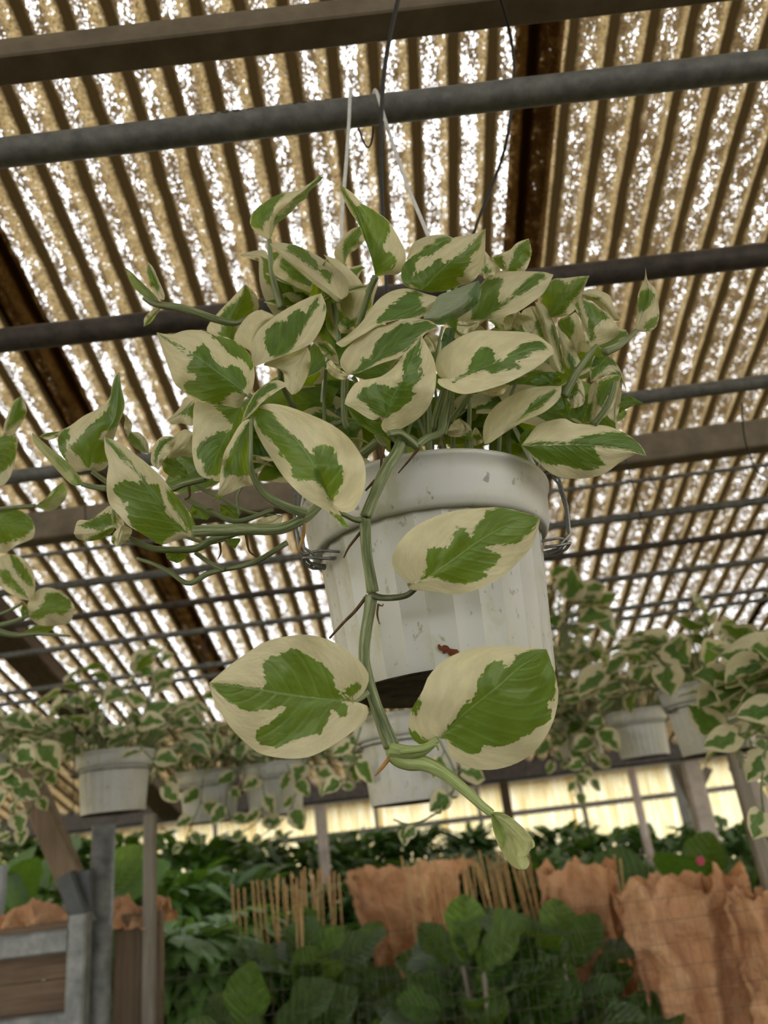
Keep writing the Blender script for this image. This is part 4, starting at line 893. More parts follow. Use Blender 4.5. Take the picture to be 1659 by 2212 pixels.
leaf(T, 'C', [(750, 1240), (860, 1180), (930, 1260)], [(800, 1330), (900, 1310)], [(790, 1090), (880, 1070), (920, 1160)], 0.585, green=[[(750, 1240), (800, 1100), (870, 1080), (860, 1200), (800, 1260)]])
leaf(T, 'C', [(860, 1440), (900, 1320), (960, 1200)], [(830, 1380), (860, 1280)], [(930, 1420), (950, 1300)], 0.59, green=['all'])
leaf(T, 'C', [(960, 1470), (990, 1300), (1040, 1100)], [(900, 1460), (940, 1250), (985, 1120)], [(1010, 1420), (1040, 1250)], 0.60, 0.01, 0.0, [[(900, 1470), (950, 1300), (1000, 1280), (980, 1460)]])
leaf(T, 'C', [(700, 1010), (640, 800), (560, 560), (480, 380)], [(620, 960), (560, 700), (500, 480)], [(745, 1010), (700, 760), (640, 540), (560, 410)], (0.60, 0.615), 0.01, 0.01, [[(640, 560), (700, 760), (745, 980), (720, 1000), (690, 800), (620, 640)]])
leaf(T, 'C', [(840, 1010), (780, 900), (680, 620)], [(760, 960), (720, 800)], [(900, 960), (830, 800), (760, 680)], 0.60, 0.01, 0.0, [[(770, 820), (830, 880), (845, 1000), (800, 990), (770, 900)]])
leaf(T, 'C', [(860, 870), (830, 680), (800, 500)], [(790, 780), (690, 620), (700, 540)], [(930, 740), (900, 600), (850, 480)], 0.61, 0.01, 0.01, [[(680, 560), (790, 510), (840, 600), (780, 760), (740, 700)]])
leaf(T, 'C', [(450, 660), (500, 560), (440, 420)], [(380, 640), (360, 480)], [(560, 700), (560, 520), (500, 430)], 0.615, green=[[(470, 560), (520, 540), (560, 700), (520, 690)]])
leaf(T, 'C', [(260, 660), (290, 560), (330, 460)], [(205, 620), (210, 520)], [(330, 640), (370, 520)], 0.62, green=[[(230, 650), (280, 610), (320, 640), (280, 670)]])
leaf(T, 'C', [(660, 1140), (600, 1060), (540, 1010)], [(480, 1120), (440, 1080)], [(720, 1080), (670, 1015)], 0.60, green=['all'])
leaf(T, 'E', [(1290, 1180), (1350, 1100), (1300, 1010)], [(1190, 1160), (1230, 1050)], [(1400, 1200), (1400, 1090)], 0.58, green=[[(1290, 1190), (1400, 1120), (1420, 1200), (1340, 1240)]])
leaf(T, 'E', [(1380, 1250), (1440, 1180), (1510, 1190)], [(1400, 1180), (1440, 1090)], [(1420, 1260), (1500, 1230)], 0.585, green=[[(1400, 1160), (1480, 1150), (1510, 1200), (1450, 1210)]])
leaf(T, 'E', [(1090, 440), (1060, 340), (1000, 260)], [(1010, 400), (970, 320)], [(1130, 400), (1120, 280)], 0.575, green=[[(1040, 430), (1080, 410), (1090, 450)]])
leaf(T, 'E', [(1130, 420), (1200, 320), (1230, 200)], [(1120, 360), (1170, 210)], [(1220, 340), (1260, 230)], 0.58, green=['all'], mat=M_LEAFPALE)
leaf(T, 'E', [(20, 330), (110, 400), (220, 530)], [(60, 420), (150, 500)], [(100, 320), (190, 410)], 0.57, green=[[(20, 340), (100, 340), (190, 430), (150, 450), (80, 410)]])
# --- trailing vine in front of the pot
H1 = leaf(T, 'I', [(980, 748), (1130, 650), (1250, 562), (1400, 478), (1527, 453)], [(935, 742), (890, 705), (865, 665), (868, 615), (900, 558), (970, 490), (1100, 432), (1250, 410), (1350, 407), (1440, 424)],
     [(930, 748), (950, 776), (1050, 782), (1150, 796), (1250, 772), (1350, 722), (1430, 652), (1490, 582), (1520, 495)], (0.475, 0.465, 0.475), 0.006, 0.004,
     [[(980, 750), (1020, 680), (1020, 590), (1080, 585), (1120, 592), (1150, 498), (1190, 498), (1215, 552), (1240, 490), (1270, 460), (1290, 418), (1360, 405), (1450, 428), (1530, 452), (1490, 512), (1430, 562), (1370, 574), (1270, 578), (1352, 620), (1332, 662), (1260, 702), (1302, 712), (1220, 748), (1140, 747), (1060, 722), (1020, 718)]])
H2 = leaf(T, 'I', [(692, 1276), (550, 1262), (400, 1242), (250, 1217), (46, 1192)], [(738, 1236), (762, 1170), (740, 1118), (680, 1058), (600, 1008), (500, 978), (400, 983), (300, 1008), (200, 1068), (120, 1128)],
     [(715, 1280), (757, 1300), (752, 1350), (700, 1402), (600, 1472), (500, 1522), (400, 1532), (280, 1512), (220, 1472), (150, 1402), (100, 1332), (58, 1250)], (0.47, 0.455, 0.47), 0.008, 0.002,
     [[(692, 1272), (640, 1250), (610, 1210), (600, 1160), (560, 1110), (540, 1078), (530, 1112), (490, 1070), (420, 1037), (370, 1048), (375, 1082), (320, 1068), (288, 1090), (288, 1150), (308, 1232), (400, 1246), (550, 1266)], [(645, 1245), (690, 1188), (722, 1193), (724, 1222), (690, 1254)],
      [(692, 1276), (640, 1275), (667, 1300), (662, 1342), (630, 1347), (600, 1302), (570, 1372), (540, 1422), (450, 1442), (350, 1483), (280, 1473), (248, 1440), (260, 1400), (310, 1375), (370, 1330), (400, 1290), (350, 1300), (330, 1320), (295, 1310), (245, 1322), (190, 1312), (130, 1272), (68, 1222), (50, 1190), (150, 1198), (300, 1222), (450, 1247), (600, 1260)]], cup=-0.003)
H3 = leaf(T, 'I', [(1075, 1442), (1200, 1322), (1340, 1210), (1440, 1122), (1558, 1043)], [(1030, 1462), (975, 1462), (938, 1400), (948, 1320), (1000, 1230), (1030, 1160), (1100, 1090), (1200, 1045), (1310, 1028), (1450, 1033)],
     [(1112, 1450), (1115, 1502), (1160, 1552), (1280, 1583), (1400, 1562), (1500, 1502), (1572, 1400), (1607, 1280), (1602, 1180), (1577, 1100)], (0.475, 0.46, 0.465), 0.014, 0.006,
     [[(1075, 1444), (1160, 1332), (1190, 1268), (1210, 1290), (1240, 1240), (1250, 1180), (1300, 1100), (1350, 1088), (1372, 1122), (1400, 1110), (1420, 1068), (1480, 1046), (1560, 1038), (1594, 1150), (1598, 1260), (1550, 1292), (1588, 1320), (1562, 1362), (1500, 1412), (1440, 1443), (1400, 1463), (1340, 1478), (1270, 1473), (1250, 1518), (1190, 1503), (1140, 1473), (1112, 1446)],
      [(935, 1320), (1000, 1236), (1000, 1300), (960, 1345)], [(930, 1390), (990, 1430), (1042, 1462), (965, 1475)]])
leaf(T, 'K', [(1105, 1545), (1200, 1680), (1260, 1800), (1315, 1935)], [(1118, 1650), (1150, 1752), (1205, 1855), (1262, 1915)], [(1200, 1560), (1300, 1632), (1382, 1722), (1398, 1782), (1345, 1802), (1345, 1840), (1365, 1885), (1345, 1925)], (0.47, 0.465), 0.018, 0.018,
     [[(1105, 1545), (1200, 1560), (1290, 1640), (1220, 1700), (1190, 1800), (1130, 1690)]], M_LEAFBUD)
leaf(T, 'K', [(1120, 1560), (1230, 1650), (1330, 1760), (1335, 1850)], [(1190, 1700), (1260, 1830)], [(1260, 1610), (1350, 1700), (1385, 1770)], (0.468, 0.462), 0.01, 0.006, [], M_LEAFBUD)
stem(T, 'I', [(915, 100), (880, 170), (838, 235), (790, 340), (745, 450)], (0.535, 0.52, 0.505, 0.50), (13, 13, 13.5, 12, 13), 'vine')
stem(T, 'I', [(742, 455), (750, 600), (768, 720), (778, 785)], 0.50, (12.5, 11.5, 11.5, 13.5), 'vine')
stem(T, 'I', [(772, 800), (765, 860), (745, 985), (740, 1080), (752, 1150), (775, 1240), (820, 1370), (862, 1475)], (0.50, 0.495, 0.49, 0.485), (13.5, 12.5, 12.5, 12, 12.5, 13, 15, 18), 'vine')
stem(T, 'K', [(455, 1120), (480, 1180), (560, 1215), (660, 1225), (780, 1280), (920, 1390), (1040, 1500), (1115, 1560)], (0.485, 0.48, 0.47), (18, 19, 17, 14.5, 13, 11.5, 10, 9), 'vine', M_STEMY)
stem(T, 'I', [(770, 790), (800, 808), (860, 812), (930, 800), (978, 762)], (0.50, 0.485, 0.478), (8, 7, 7, 6.5, 6), 'petiole', M_STEMDK, H1)
stem(T, 'I', [(742, 462), (700, 462), (650, 440), (610, 425)], (0.50, 0.49), (8, 6, 5, 5), 'petiole', M_STEM, T16)
stem(T, 'I', [(855, 1490), (930, 1502), (1000, 1495), (1070, 1445)], (0.482, 0.475), (16, 14, 12, 7), 'petiole', M_STEMY, H3)
stem(T, 'I', [(755, 1235), (720, 1262), (690, 1276)], (0.48, 0.472), (7, 6), 'petiole', M_STEM, H2)
stem(T, 'I', [(900, 1500), (1000, 1490), (1060, 1470), (1072, 1495)], 0.474, (6, 7, 5, 2), 'sheath', M_STEMY, H3)
RO = 'aerial_root'
stem(T, 'I', [(748, 808), (700, 870), (650, 920), (585, 992)], (0.50, 0.515), (4, 3.5, 2.5), RO, M_ROOT)
stem(T, 'I', [(722, 520), (690, 560), (668, 590), (648, 632)], (0.50, 0.51), (3.5, 3, 1.5), RO, M_ROOT)
stem(T, 'I', [(803, 838), (798, 885), (808, 930)], 0.495, (2.5, 2.5, 1), RO, M_ROOT)
stem(T, 'I', [(800, 840), (820, 848), (825, 838)], 0.495, (2, 1), RO, M_ROOT)
stem(T, 'I', [(852, 1530), (825, 1565), (788, 1608)], 0.482, (5, 4.5, 2), RO, M_ROOTO)
stem(T, 'I', [(470, 475), (468, 530), (455, 575), (440, 618)], 0.51, (4, 4, 2), RO, M_ROOTO)
stem(T, 'I', [(790, 285), (770, 305), (745, 332)], 0.51, (4, 3, 2), RO, M_ROOT)
stem(T, 'E', [(930, 1280), (860, 1370), (800, 1440), (748, 1502)], 0.53, (3.5, 2.5, 1.5), RO, M_ROOT)
stem(T, 'E', [(620, 1260), (600, 1360), (590, 1470)], 0.53, (4, 3, 2), RO, M_ROOT)
stem(T, 'E', [(580, 1250), (585, 1330), (600, 1380)], 0.53, (3, 2), RO, M_ROOT)
stem(T, 'E', [(1140, 1180), (1120, 1230), (1100, 1282)], 0.535, (3, 2.5, 1), RO, M_ROOT)
stem(T, 'L', [(965, 640), (970, 690), (945, 710)], 0.57, (4, 3, 2), RO, M_ROOT)
stem(T, 'L', [(1125, 930), (1130, 980), (1115, 1015)], 0.555, (3, 2, 1), RO, M_ROOT)
stem(T, 'L', [(1260, 890), (1275, 970), (1310, 1000)], 0.55, (3.5, 2.5, 1.5), RO, M_ROOT)

# --- generic leaves (unit length along +Y) used for the inner foliage and for the neighbouring plants
def unit_leaf(seed, mat, width=0.66, droop=0.35, fold=0.22, gfrac=0.55, NT_=12, NS=4):
    rg = random.Random(seed); vs, lc, ms, sd = [], [], [], []
    ph = [rg.uniform(0, 6.3) for _ in range(8)]
    skew = rg.uniform(-0.35, 0.35)
    for i in range(NT_+1):
        t = i/NT_
        w = width*0.5*(math.sin(math.pi*min(1, (t*0.93+0.07))**0.78))**0.85 if t < 1 else 0.0
        for j in range(-NS, NS+1):
            s = j/NS; a = abs(s)
            back = -0.10*(a**1.5)*(1-t)**3
            x = s*w; y = t+back
            z = fold*a*w*(1 if s > 0 else 0.8)-droop*t*t*0.5+0.03*math.sin(t*9+ph[0]+s*2)*a
            vs.append((x, y, z)); lc.append((t-0.4*a, s*0.42+seed*3.7, seed*1.31)); ms.append(a)
            b = gfrac+0.16*math.sin(t*7+ph[1]+(ph[2] if s > 0 else ph[3]))+0.12*math.sin(t*17+ph[4]*(1 if s > 0 else 2))-0.25*max(0, 0.18-t)/0.18-0.3*max(0, t-0.85)/0.15
            sd.append((b-abs(s-skew*0.4))*0.55)
    W = 2*NS+1
    fs = [(i*W+j, i*W+j+1, (i+1)*W+j+1, (i+1)*W+j) for i in range(NT_) for j in range(W-1)]
    o = mesh('leaf', vs, fs, mat, None, True, None, {'sd': ('FLOAT', sd), 'ms': ('FLOAT', ms), 'lc': ('FLOAT_VECTOR', lc)})
    me = o.data; bpy.data.objects.remove(o); return me
ULEAF = [unit_leaf(300+k, M_LEAFBG, 0.76+0.06*(k % 4), 0.15+0.12*(k % 3), 0.15+0.1*(k % 4), 0.42+0.06*(k % 5)) for k in range(14)]
ULEAFM = [unit_leaf(400+k, M_LEAF, 0.6+0.05*(k % 4), 0.2+0.12*(k % 3), 0.15+0.1*(k % 4), 0.5+0.08*(k % 4)) for k in range(6)]
def frame_mtx(pos, axis, normal, scale):
    y = Vector(axis).normalized(); z = Vector(normal); z = (z-y*z.dot(y))
    if z.length < 1e-4: z = Vector((1, 0, 0))-y*y.x
    z.normalize(); x = y.cross(z)
    m = Matrix((x, y, z)).transposed().to_4x4()
    return Matrix.Translation(Vector(pos)) @ m @ Matrix.Scale(scale, 4)
rg = random.Random(21)
# inner, mostly shaded leaves between the visible ones
reg = [(640, 740, 650, 720), (720, 1120, 700, 900), (1080, 1260, 770, 940), (480, 720, 830, 1000), (760, 1120, 860, 960), (560, 800, 980, 1010), (920, 1120, 680, 780)]
for k in range(58):
    a, b, c, e = reg[k % len(reg)]
    x_, y_ = rg.uniform(a, b), rg.uniform(c, e); d_ = rg.uniform(0.63, 0.72)
    p = D(x_, y_, d_); ctr = MAINC+np.array((0, 0, 0.04))
    ax = Vector(p-ctr); ax.normalize(); ax = ax*0.5+Vector((rg.uniform(-.7, .7), rg.uniform(-.6, .4), rg.uniform(-.5, .2)))
    inst('leaf', rg.choice(ULEAFM), plant, frame_mtx(p-np.array(plant.location), ax, (rg.uniform(-.5, .5), -1, rg.uniform(0, 1)), rg.uniform(0.045, 0.075)))
UDARK = [unit_leaf(450+k, M_LEAF, 0.68, 0.3, 0.2, 1.6) for k in range(3)]
for k in range(34):                            # shaded green leaves deep inside the clump
    a, b, c, e = ((700, 1120, 840, 950), (480, 720, 900, 1010), (1000, 1240, 800, 960), (640, 760, 760, 900))[k % 4]
    p = D(rg.uniform(a, b), rg.uniform(c, e), rg.uniform(0.66, 0.74))
    inst('leaf', rg.choice(UDARK), plant, frame_mtx(p-np.array(plant.location), (rg.uniform(-1, 1), rg.uniform(-.5, .5), rg.uniform(-.4, .3)), (rg.uniform(-.4, .4), -1, rg.uniform(-.2, .5)), rg.uniform(0.06, 0.085)))
m = MB()
for k in range(40):
    a_ = rg.uniform(0, 6.28); r_ = rg.uniform(0.01, 0.085)
    b_ = MAINC+np.array((r_*math.cos(a_), r_*math.sin(a_), -0.02)); e_ = MAINC+np.array((r_*1.35*math.cos(a_)+rg.uniform(-.02, .02), r_*1.3*math.sin(a_), rg.uniform(0.03, 0.12)))
    m.tube(catmull([b_, (b_+e_)/2+np.array((rg.uniform(-.01, .01), 0, 0.01)), e_], 6), [0.0022, 0.002, 0.002, 0.0018, 0.0016, 0.0015], 6)
tag(m.build('inner_stems', M_STEM, plant, True, plant.location), kind='stuff')
# ------------------------------------------------------------------ neighbouring pothos plants in hanging pots
def pothos(label, ctr, seed, n, spread=0.16, rise=0.13, size=(0.05, 0.085), trails=(), side=None, low=-0.05, lift=True):
    """ctr = centre of the pot rim; leaves on arching petioles, trailing vines given as point lists"""
    g = random.Random(seed); root = empty('pothos_plant', ctr+np.array((0, 0, -0.02))); o = np.array(root.location)
    st = MB()
    def put(p, ax, nrm, s): inst('leaf', g.choice(ULEAF), root, frame_mtx(p-o, ax, nrm, s))
    for k in range(n):
        a = g.uniform(0, 2*math.pi)
        if side is not None and g.random() < 0.75: a = side+g.gauss(0, 0.8)
        q = g.random()**0.6; r = 0.04+spread*q
        z = rise*(1-q*q)*g.uniform(0.55, 1.1)+g.uniform(low, 0.03)
        if lift and math.sin(a) < 0.1: z = max(z, 0.012+0.05*g.random())
        p = ctr+np.array((r*math.cos(a), r*math.sin(a)*0.85, z))
        b = ctr+np.array((0.05*math.cos(a), 0.05*math.sin(a), -0.04))
        st.tube(catmull([b, (b+p)/2+np.array((0, 0, 0.03)), p], 5), 0.0015, 4, False)
        ax = np.array((math.cos(a)*0.9+g.uniform(-.5, .5), math.sin(a)*0.9+g.uniform(-.5, .5), g.uniform(-0.7, 0.55)))
        nr = np.array((math.cos(a)*0.4+g.uniform(-.5, .5), -0.55+g.uniform(-.5, .5), 0.6+g.uniform(-.3, .5)))
        put(p, ax, nr, g.uniform(*size))
    for tr in trails:
        c = catmull(tr, 26); st.tube(c, 0.0018, 5, False)
        m_ = max(3, int(np.sum(np.linalg.norm(np.diff(c, axis=0), axis=1))/0.038))
        for i in range(m_):
            f = (i+0.6)/m_; k = min(len(c)-2, int(f*(len(c)-1))); p = c[k]; d_ = c[k+1]-c[k]; d_ /= max(1e-6, np.linalg.norm(d_))
            sgn = 1 if i % 2 else -1
            ax = np.array((sgn*0.8+g.uniform(-.3, .3), g.uniform(-.7, .3), g.uniform(-.7, .3)))+d_*0.6
            pb = p+ax/np.linalg.norm(ax)*0.015
            st.tube([p, pb], 0.0013, 4, False)
            put(pb, ax, (g.uniform(-.4, .4), -1, g.uniform(0, .6)), g.uniform(size[0]*0.8, size[1]*0.95)*(1-0.35*f))
    if st.v: tag(st.build('stems', M_STEM, root, True, o), kind='stuff')
    tag(root, label, 'plant', 'neighbouring pothos plants'); return root
def pot_wires(label, ctr, key, mat=None):
    """three wires from the rim up to the pipe overhead"""
    key = min((k for k in PL if k != 'f'), key=lambda k: abs(Yp[k]-ctr[1]))       # the pipe nearest overhead
    A, B, pr = PL[key]; q_ = A+(B-A)*(ctr[0]-A[0])/(B[0]-A[0]); t = q_+np.array((0, 0, pr+0.001)); h = empty('wire_hanger', t)
    for a in (0.5, 2.6, 4.71):
        e = ctr+np.array((0.101*math.cos(a), 0.101*math.sin(a), 0.0)); m = MB()
        m.tube([t, t+(e-t)*0.5, e], 0.0011, 6); m.build('wire', mat or M_WIREB, h, True, t)
    m = MB(); m.tube([q_+np.array((0, (pr+0.0013)*math.cos(q), (pr+0.0013)*math.sin(q))) for q in np.linspace(-0.9, 4.0, 16)], 0.0012, 6); m.build('hook', mat or M_WIREB, h, True, t)
    tag(h, label, 'hanger', 'wire hangers of the neighbouring pots')
def rimc(x, y, w): return D(x, y, 2*RT*FPX/w)
def tv(*pts): return [D(*p) for p in pts]
# left pot in clear view
c1 = rimc(248, 1628, 167)
hanging_pot('white fluted pot hanging at left above the galvanised post', c1, 0.3, (0.4, 3.5), True)
d1 = 2*RT*FPX/167
pothos('variegated pothos in the left pot above the galvanised post', c1, 31, 78, 0.20, 0.22, (0.05, 0.085),
       [tv((190, 1600, d1), (120, 1640, d1-.1), (90, 1700, d1-.15), (60, 1760, d1-.15), (20, 1815, d1-.15)), tv((300, 1610, d1-.1), (335, 1650, d1-.15), (350, 1700, d1-.12)),
        tv((180, 1560, d1), (100, 1570, d1), (40, 1590, d1-.05), (30, 1640, d1-.05)), tv((300, 1600, d1), (330, 1480, d1), (352, 1400, d1), (362, 1390, d1))])
pot_wires('dark wires carrying the left pot above the galvanised post', c1, 'b')
# two grey pots partly hidden left of centre
c2 = rimc(452, 1668, 140); c3 = rimc(592, 1652, 142)
d2 = 2*RT*FPX/140
hanging_pot('grey shaded pot hanging next to the left pot', c2, 0.1, (0.6, 3.7), True)
pothos('dark leafy pothos in the shaded pot beside the left pot', c2, 32, 70, 0.19, 0.26, (0.055, 0.095), [tv((440, 1680, d2-.15), (430, 1740, d2-.16), (410, 1790, d2-.16), (395, 1830, d2-.15))])
hanging_pot('grey shaded pot hanging behind the big lower left leaf', c3, 0.5, (0.6, 3.7), True)
pothos('pothos trailing from the shaded pot behind the big lower left leaf', c3, 33, 80, 0.20, 0.13, (0.05, 0.08),
       [tv((560, 1660, d2-.15), (570, 1720, d2-.2), (560, 1770, d2-.2), (520, 1800, d2-.2)), tv((620, 1650, d2-.15), (640, 1700, d2-.2), (620, 1760, d2-.2), (560, 1810, d2-.18)),
        tv((650, 1640, d2-.12), (700, 1680, d2-.2), (745, 1700, d2-.2)), tv((520, 1650, d2-.15), (490, 1720, d2-.2), (500, 1780, d2-.2))])
pot_wires('wires of the shaded pot beside the left pot', c2, 'c'); pot_wires('wires of the shaded pot behind the big lower left leaf', c3, 'c')
# pot behind the vine tip
c4 = rimc(875, 1552, 236); d4 = 2*RT*FPX/236
hanging_pot('grey pot hanging directly behind the trailing vine', c4, 0.2, (0.3, 3.4), True)
pothos('pothos of the pot behind the trailing vine with a dangling strand', c4, 34, 34, 0.12, 0.06, (0.045, 0.065),
       [tv((950, 1600, d4-.12), (985, 1680, d4-.12), (960, 1740, d4-.12), (920, 1770, d4-.12), (880, 1780, d4-.1), (850, 1770, d4-.1)), tv((780, 1570, d4-.1), (760, 1640, d4-.1), (745, 1700, d4-.1))], low=-0.09)
pot_wires('wires of the pot behind the trailing vine', c4, 'a')
# right hand group
c5 = rimc(1372, 1538, 130); c6 = rimc(1516, 1482, 192); c7 = rimc(1240, 1548, 117)
d5 = 2*RT*FPX/130; d6 = 2*RT*FPX/192; d7 = 2*RT*FPX/117
hanging_pot('small looking far white pot at right with its underside showing', c5, 0.0, (0.3, 3.4), True)
pothos('bushy pothos in the far white pot at right', c5, 35, 95, 0.24, 0.30, (0.055, 0.095), [tv((1310, 1540, d5-.1), (1280, 1600, d5-.14), (1255, 1660, d5-.14), (1240, 1720, d5-.12))])
hanging_pot('wide white pot hanging at right above the broad timber post', c6, 0.25, (0.3, 3.4), True)
pothos('dense pothos in the wide pot at right above the timber post', c6, 36, 80, 0.20, 0.17, (0.05, 0.09), [tv((1560, 1490, d6-.1), (1590, 1540, d6-.15), (1620, 1600, d6-.14), (1640, 1680, d6-.12))])
hanging_pot('hidden grey pot under foliage right of the large pot', c7, 0.1, (0.3, 3.4), True)
pothos('tall thick pothos filling the space right of the large pot', c7, 37, 130, 0.16, 0.34, (0.06, 0.10),
       [tv((1260, 1540, d7-.12), (1230, 1600, d7-.16), (1240, 1660, d7-.16), (1250, 1700, d7-.16)), tv((1220, 1500, d7-.1), (1190, 1580, d7-.14), (1200, 1650, d7-.14)), tv((1280, 1540, d7-.14), (1290, 1600, d7-.18), (1270, 1690, d7-.18))], low=-0.16, lift=False)
pot_wires('wires of the far white pot at right', c5, 'c', M_WIRE); pot_wires('wires of the wide pot at right', c6, 'a', M_WIREB); pot_wires('pale wires of the hidden pot right of the large pot', c7, 'b', M_WIRE)
c8 = D(1850, 1500, 1.35)
pothos('cream pothos reaching in from the right edge', c8, 38, 60, 0.20, 0.13, (0.06, 0.10), [tv((1700, 1480, 1.3), (1640, 1540, 1.28), (1600, 1610, 1.28), (1600, 1660, 1.28)), tv((1720, 1500, 1.25), (1665, 1580, 1.22), (1645, 1690, 1.2), (1650, 1760, 1.2))], side=math.pi)
hanging_pot('white pot just outside the right edge', c8, 0.2, (), True)
c11 = rimc(1130, 1440, 130)
pothos('pothos leaves peeping past the right wall of the large pot', D(1180, 1390, 2.2), 41, 46, 0.16, 0.16, (0.06, 0.10))
# plant reaching in from the left edge, nearer
lp_ = tag(empty('pothos_plant', D(-190, 1290, 0.85)), 'near pothos reaching in from the left edge', 'plant')
dN = 0.80
leaf(lp_, 'N', [(25, 395), (100, 250), (178, 62)], [(40, 290), (80, 180), (120, 105)], [(110, 395), (190, 285), (228, 190), (208, 108)], dN, 0.02, 0.02, [[(45, 340), (110, 130), (178, 62), (195, 170), (225, 188), (205, 252), (130, 295), (60, 355)]])
leaf(lp_, 'N', [(-160, 480), (-60, 580), (10, 835)], [(-60, 400), (0, 385), (142, 408), (136, 560), (100, 720), (45, 810)], [(-240, 600), (-150, 760)], dN, 0.01, 0.02, [[(-160, 480), (0, 395), (140, 415), (134, 600), (50, 692), (0, 722), (-200, 700), (-200, 450)]])
leaf(lp_, 'N', [(290, 1005), (420, 940), (535, 795)], [(400, 922), (455, 855)], [(430, 1042), (545, 960), (578, 860)], dN, 0.0, 0.01, [[(290, 1005), (430, 930), (470, 850), (535, 795), (575, 850), (470, 930), (380, 1010)]], M_LEAFBUD)
stem(lp_, 'N', [(-100, 1040), (100, 1015), (300, 1000)], dN, (5, 5, 5))
leaf(lp_, 'N', [(-160, 1180), (80, 1160), (298, 1225)], [(0, 1023), (150, 1033), (252, 1090), (292, 1160)], [(0, 1400), (150, 1332), (272, 1280)], dN, 0.01, 0.01, [[(-160, 1150), (0, 1020), (180, 1032), (284, 1120), (294, 1182), (200, 1272), (60, 1312), (-100, 1342)]])
leaf(lp_, 'N', [(262, 1805), (140, 1640), (-20, 1430)], [(180, 1792), (60, 1732), (-40, 1640), (-60, 1520)], [(302, 1700), (282, 1560), (200, 1448), (100, 1413)], dN, 0.015, 0.015, [[(-40, 1560), (60, 1538), (120, 1620), (200, 1720), (246, 1795), (150, 1742), (40, 1662)], [(85, 1410), (170, 1455), (262, 1600), (300, 1705), (200, 1640), (110, 1530)]])
leaf(lp_, 'N', [(235, 1935), (420, 1880), (642, 1878)], [(238, 1830), (320, 1718), (440, 1698), (560, 1758), (622, 1830)], [(330, 2012), (480, 2022), (595, 1990)], dN, 0.015, 0.01, [[(240, 1955), (370, 1820), (400, 1740), (500, 1736), (602, 1800), (612, 1872), (540, 1932), (430, 1912), (330, 1962)]])
leaf(lp_, 'N', [(200, 1830), (200, 1900), (200, 1980)], [(175, 1900)], [(245, 1900)], dN, green=['all'])
stem(lp_, 'N', [(240, 1935), (120, 1985), (-60, 2030)], dN, (4, 5, 6)); stem(lp_, 'N', [(-80, 2050), (120, 2100), (330, 2090), (600, 2110)], dN, (8, 6, 4, 2))
stem(lp_, 'N', [(190, 1830), (60, 1900), (-80, 1950)], dN, (3, 4))
leaf(lp_, 'N', [(200, 2080), (330, 2050), (480, 2010)], [(300, 2020), (400, 2000)], [(300, 2095), (420, 2070)], dN+0.02, green=['all'])
c10 = D(-90, 1640, 1.75)
pothos('trailing pothos at the left edge beside the timber brace', c10, 40, 30, 0.16, 0.10, (0.05, 0.08), [tv((0, 1560, 1.7), (40, 1640, 1.68), (20, 1700, 1.66), (60, 1730, 1.66)), tv((-40, 1640, 1.7), (20, 1700, 1.66), (30, 1760, 1.66), (5, 1800, 1.66))], side=0.0)
hanging_pot('white pot just outside the left edge', c10, 0.2, (), True)
# long wire loops of further hangers at right
def loose_wire(label, pts):
    m = MB(); P = [D(*p) for p in pts]; m.tube(catmull(P, 24), 0.0013, 6); top('hanger_wire', label, 'wire', m, M_WIREB, 'loose hanger wires', True)
loose_wire('dark wire bending down across the square beam at the right edge', [(1603, 870, 1.25), (1606, 930, 1.27), (1618, 980, 1.3), (1638, 1020, 1.32), (1659, 1035, 1.34), (1690, 1060, 1.35)])
loose_wire('dark wire running down below the lower right leaf', [(1350, 990, 1.5), (1362, 1030, 1.55), (1375, 1080, 1.6), (1385, 1120, 1.65)])
loose_wire('thin wire left of the right edge, dropping to the far pots', [(1398, 1020, 1.6), (1440, 1100, 1.75), (1470, 1180, 1.9), (1490, 1240, 2.0), (1520, 1280, 2.05)])
loose_wire('long dark wire dropping past the left pothos shoots', [(181, 1060, 1.75), (188, 1180, 1.8), (188, 1290, 1.85), (172, 1420, 1.92), (162, 1600, 1.95), (158, 1760, 1.98)])

# ------------------------------------------------------------------ stock plants on the ground behind
def blade_mesh(name, L, w, mat, curl=0.4, wavy=0.0, lobes=0.0, pinch=0.0, seed=0, NT_=10, NS=3, fold=0.15):
    g = random.Random(seed); vs = []
    p0, p1 = g.uniform(0, 6), g.uniform(0, 6)
    for i in range(NT_+1):
        t = i/NT_
        ww = w*0.5*math.sin(math.pi*min(0.985, 0.03+0.97*t))**0.7*(1-pinch*math.exp(-((t-0.38)/0.13)**2))*(0.75+0.5*t if pinch else 1)
        for j in range(-NS, NS+1):
            s = j/NS
            vs.append((s*ww, t*L, fold*abs(s)*ww-curl*L*t*t*0.5+wavy*ww*math.sin(t*13+p0+(1.5 if s > 0 else 0))*abs(s)))
    W = 2*NS+1; fs = [(i*W+j, i*W+j+1, (i+1)*W+j+1, (i+1)*W+j) for i in range(NT_) for j in range(W-1)]
    me = bpy.data.meshes.new(name); me.from_pydata(vs, [], fs); me.polygons.foreach_set('use_smooth', [True]*len(me.polygons)); me.materials.append(mat); me.update(); return me
FIC = [blade_mesh('leaf', 1, 0.78, M_FICUS, 0.25+0.1*k, 0.10, 0, 0.30, k) for k in range(5)]
FICL = [blade_mesh('leaf', 1, 0.62, M_FICUSL, 0.2, 0.08, 0, 0.22, 9)]
BROAD = [blade_mesh('leaf', 1, 0.72, M_MIDF, 0.4, 0.06, 0, 0, 20+k) for k in range(3)]
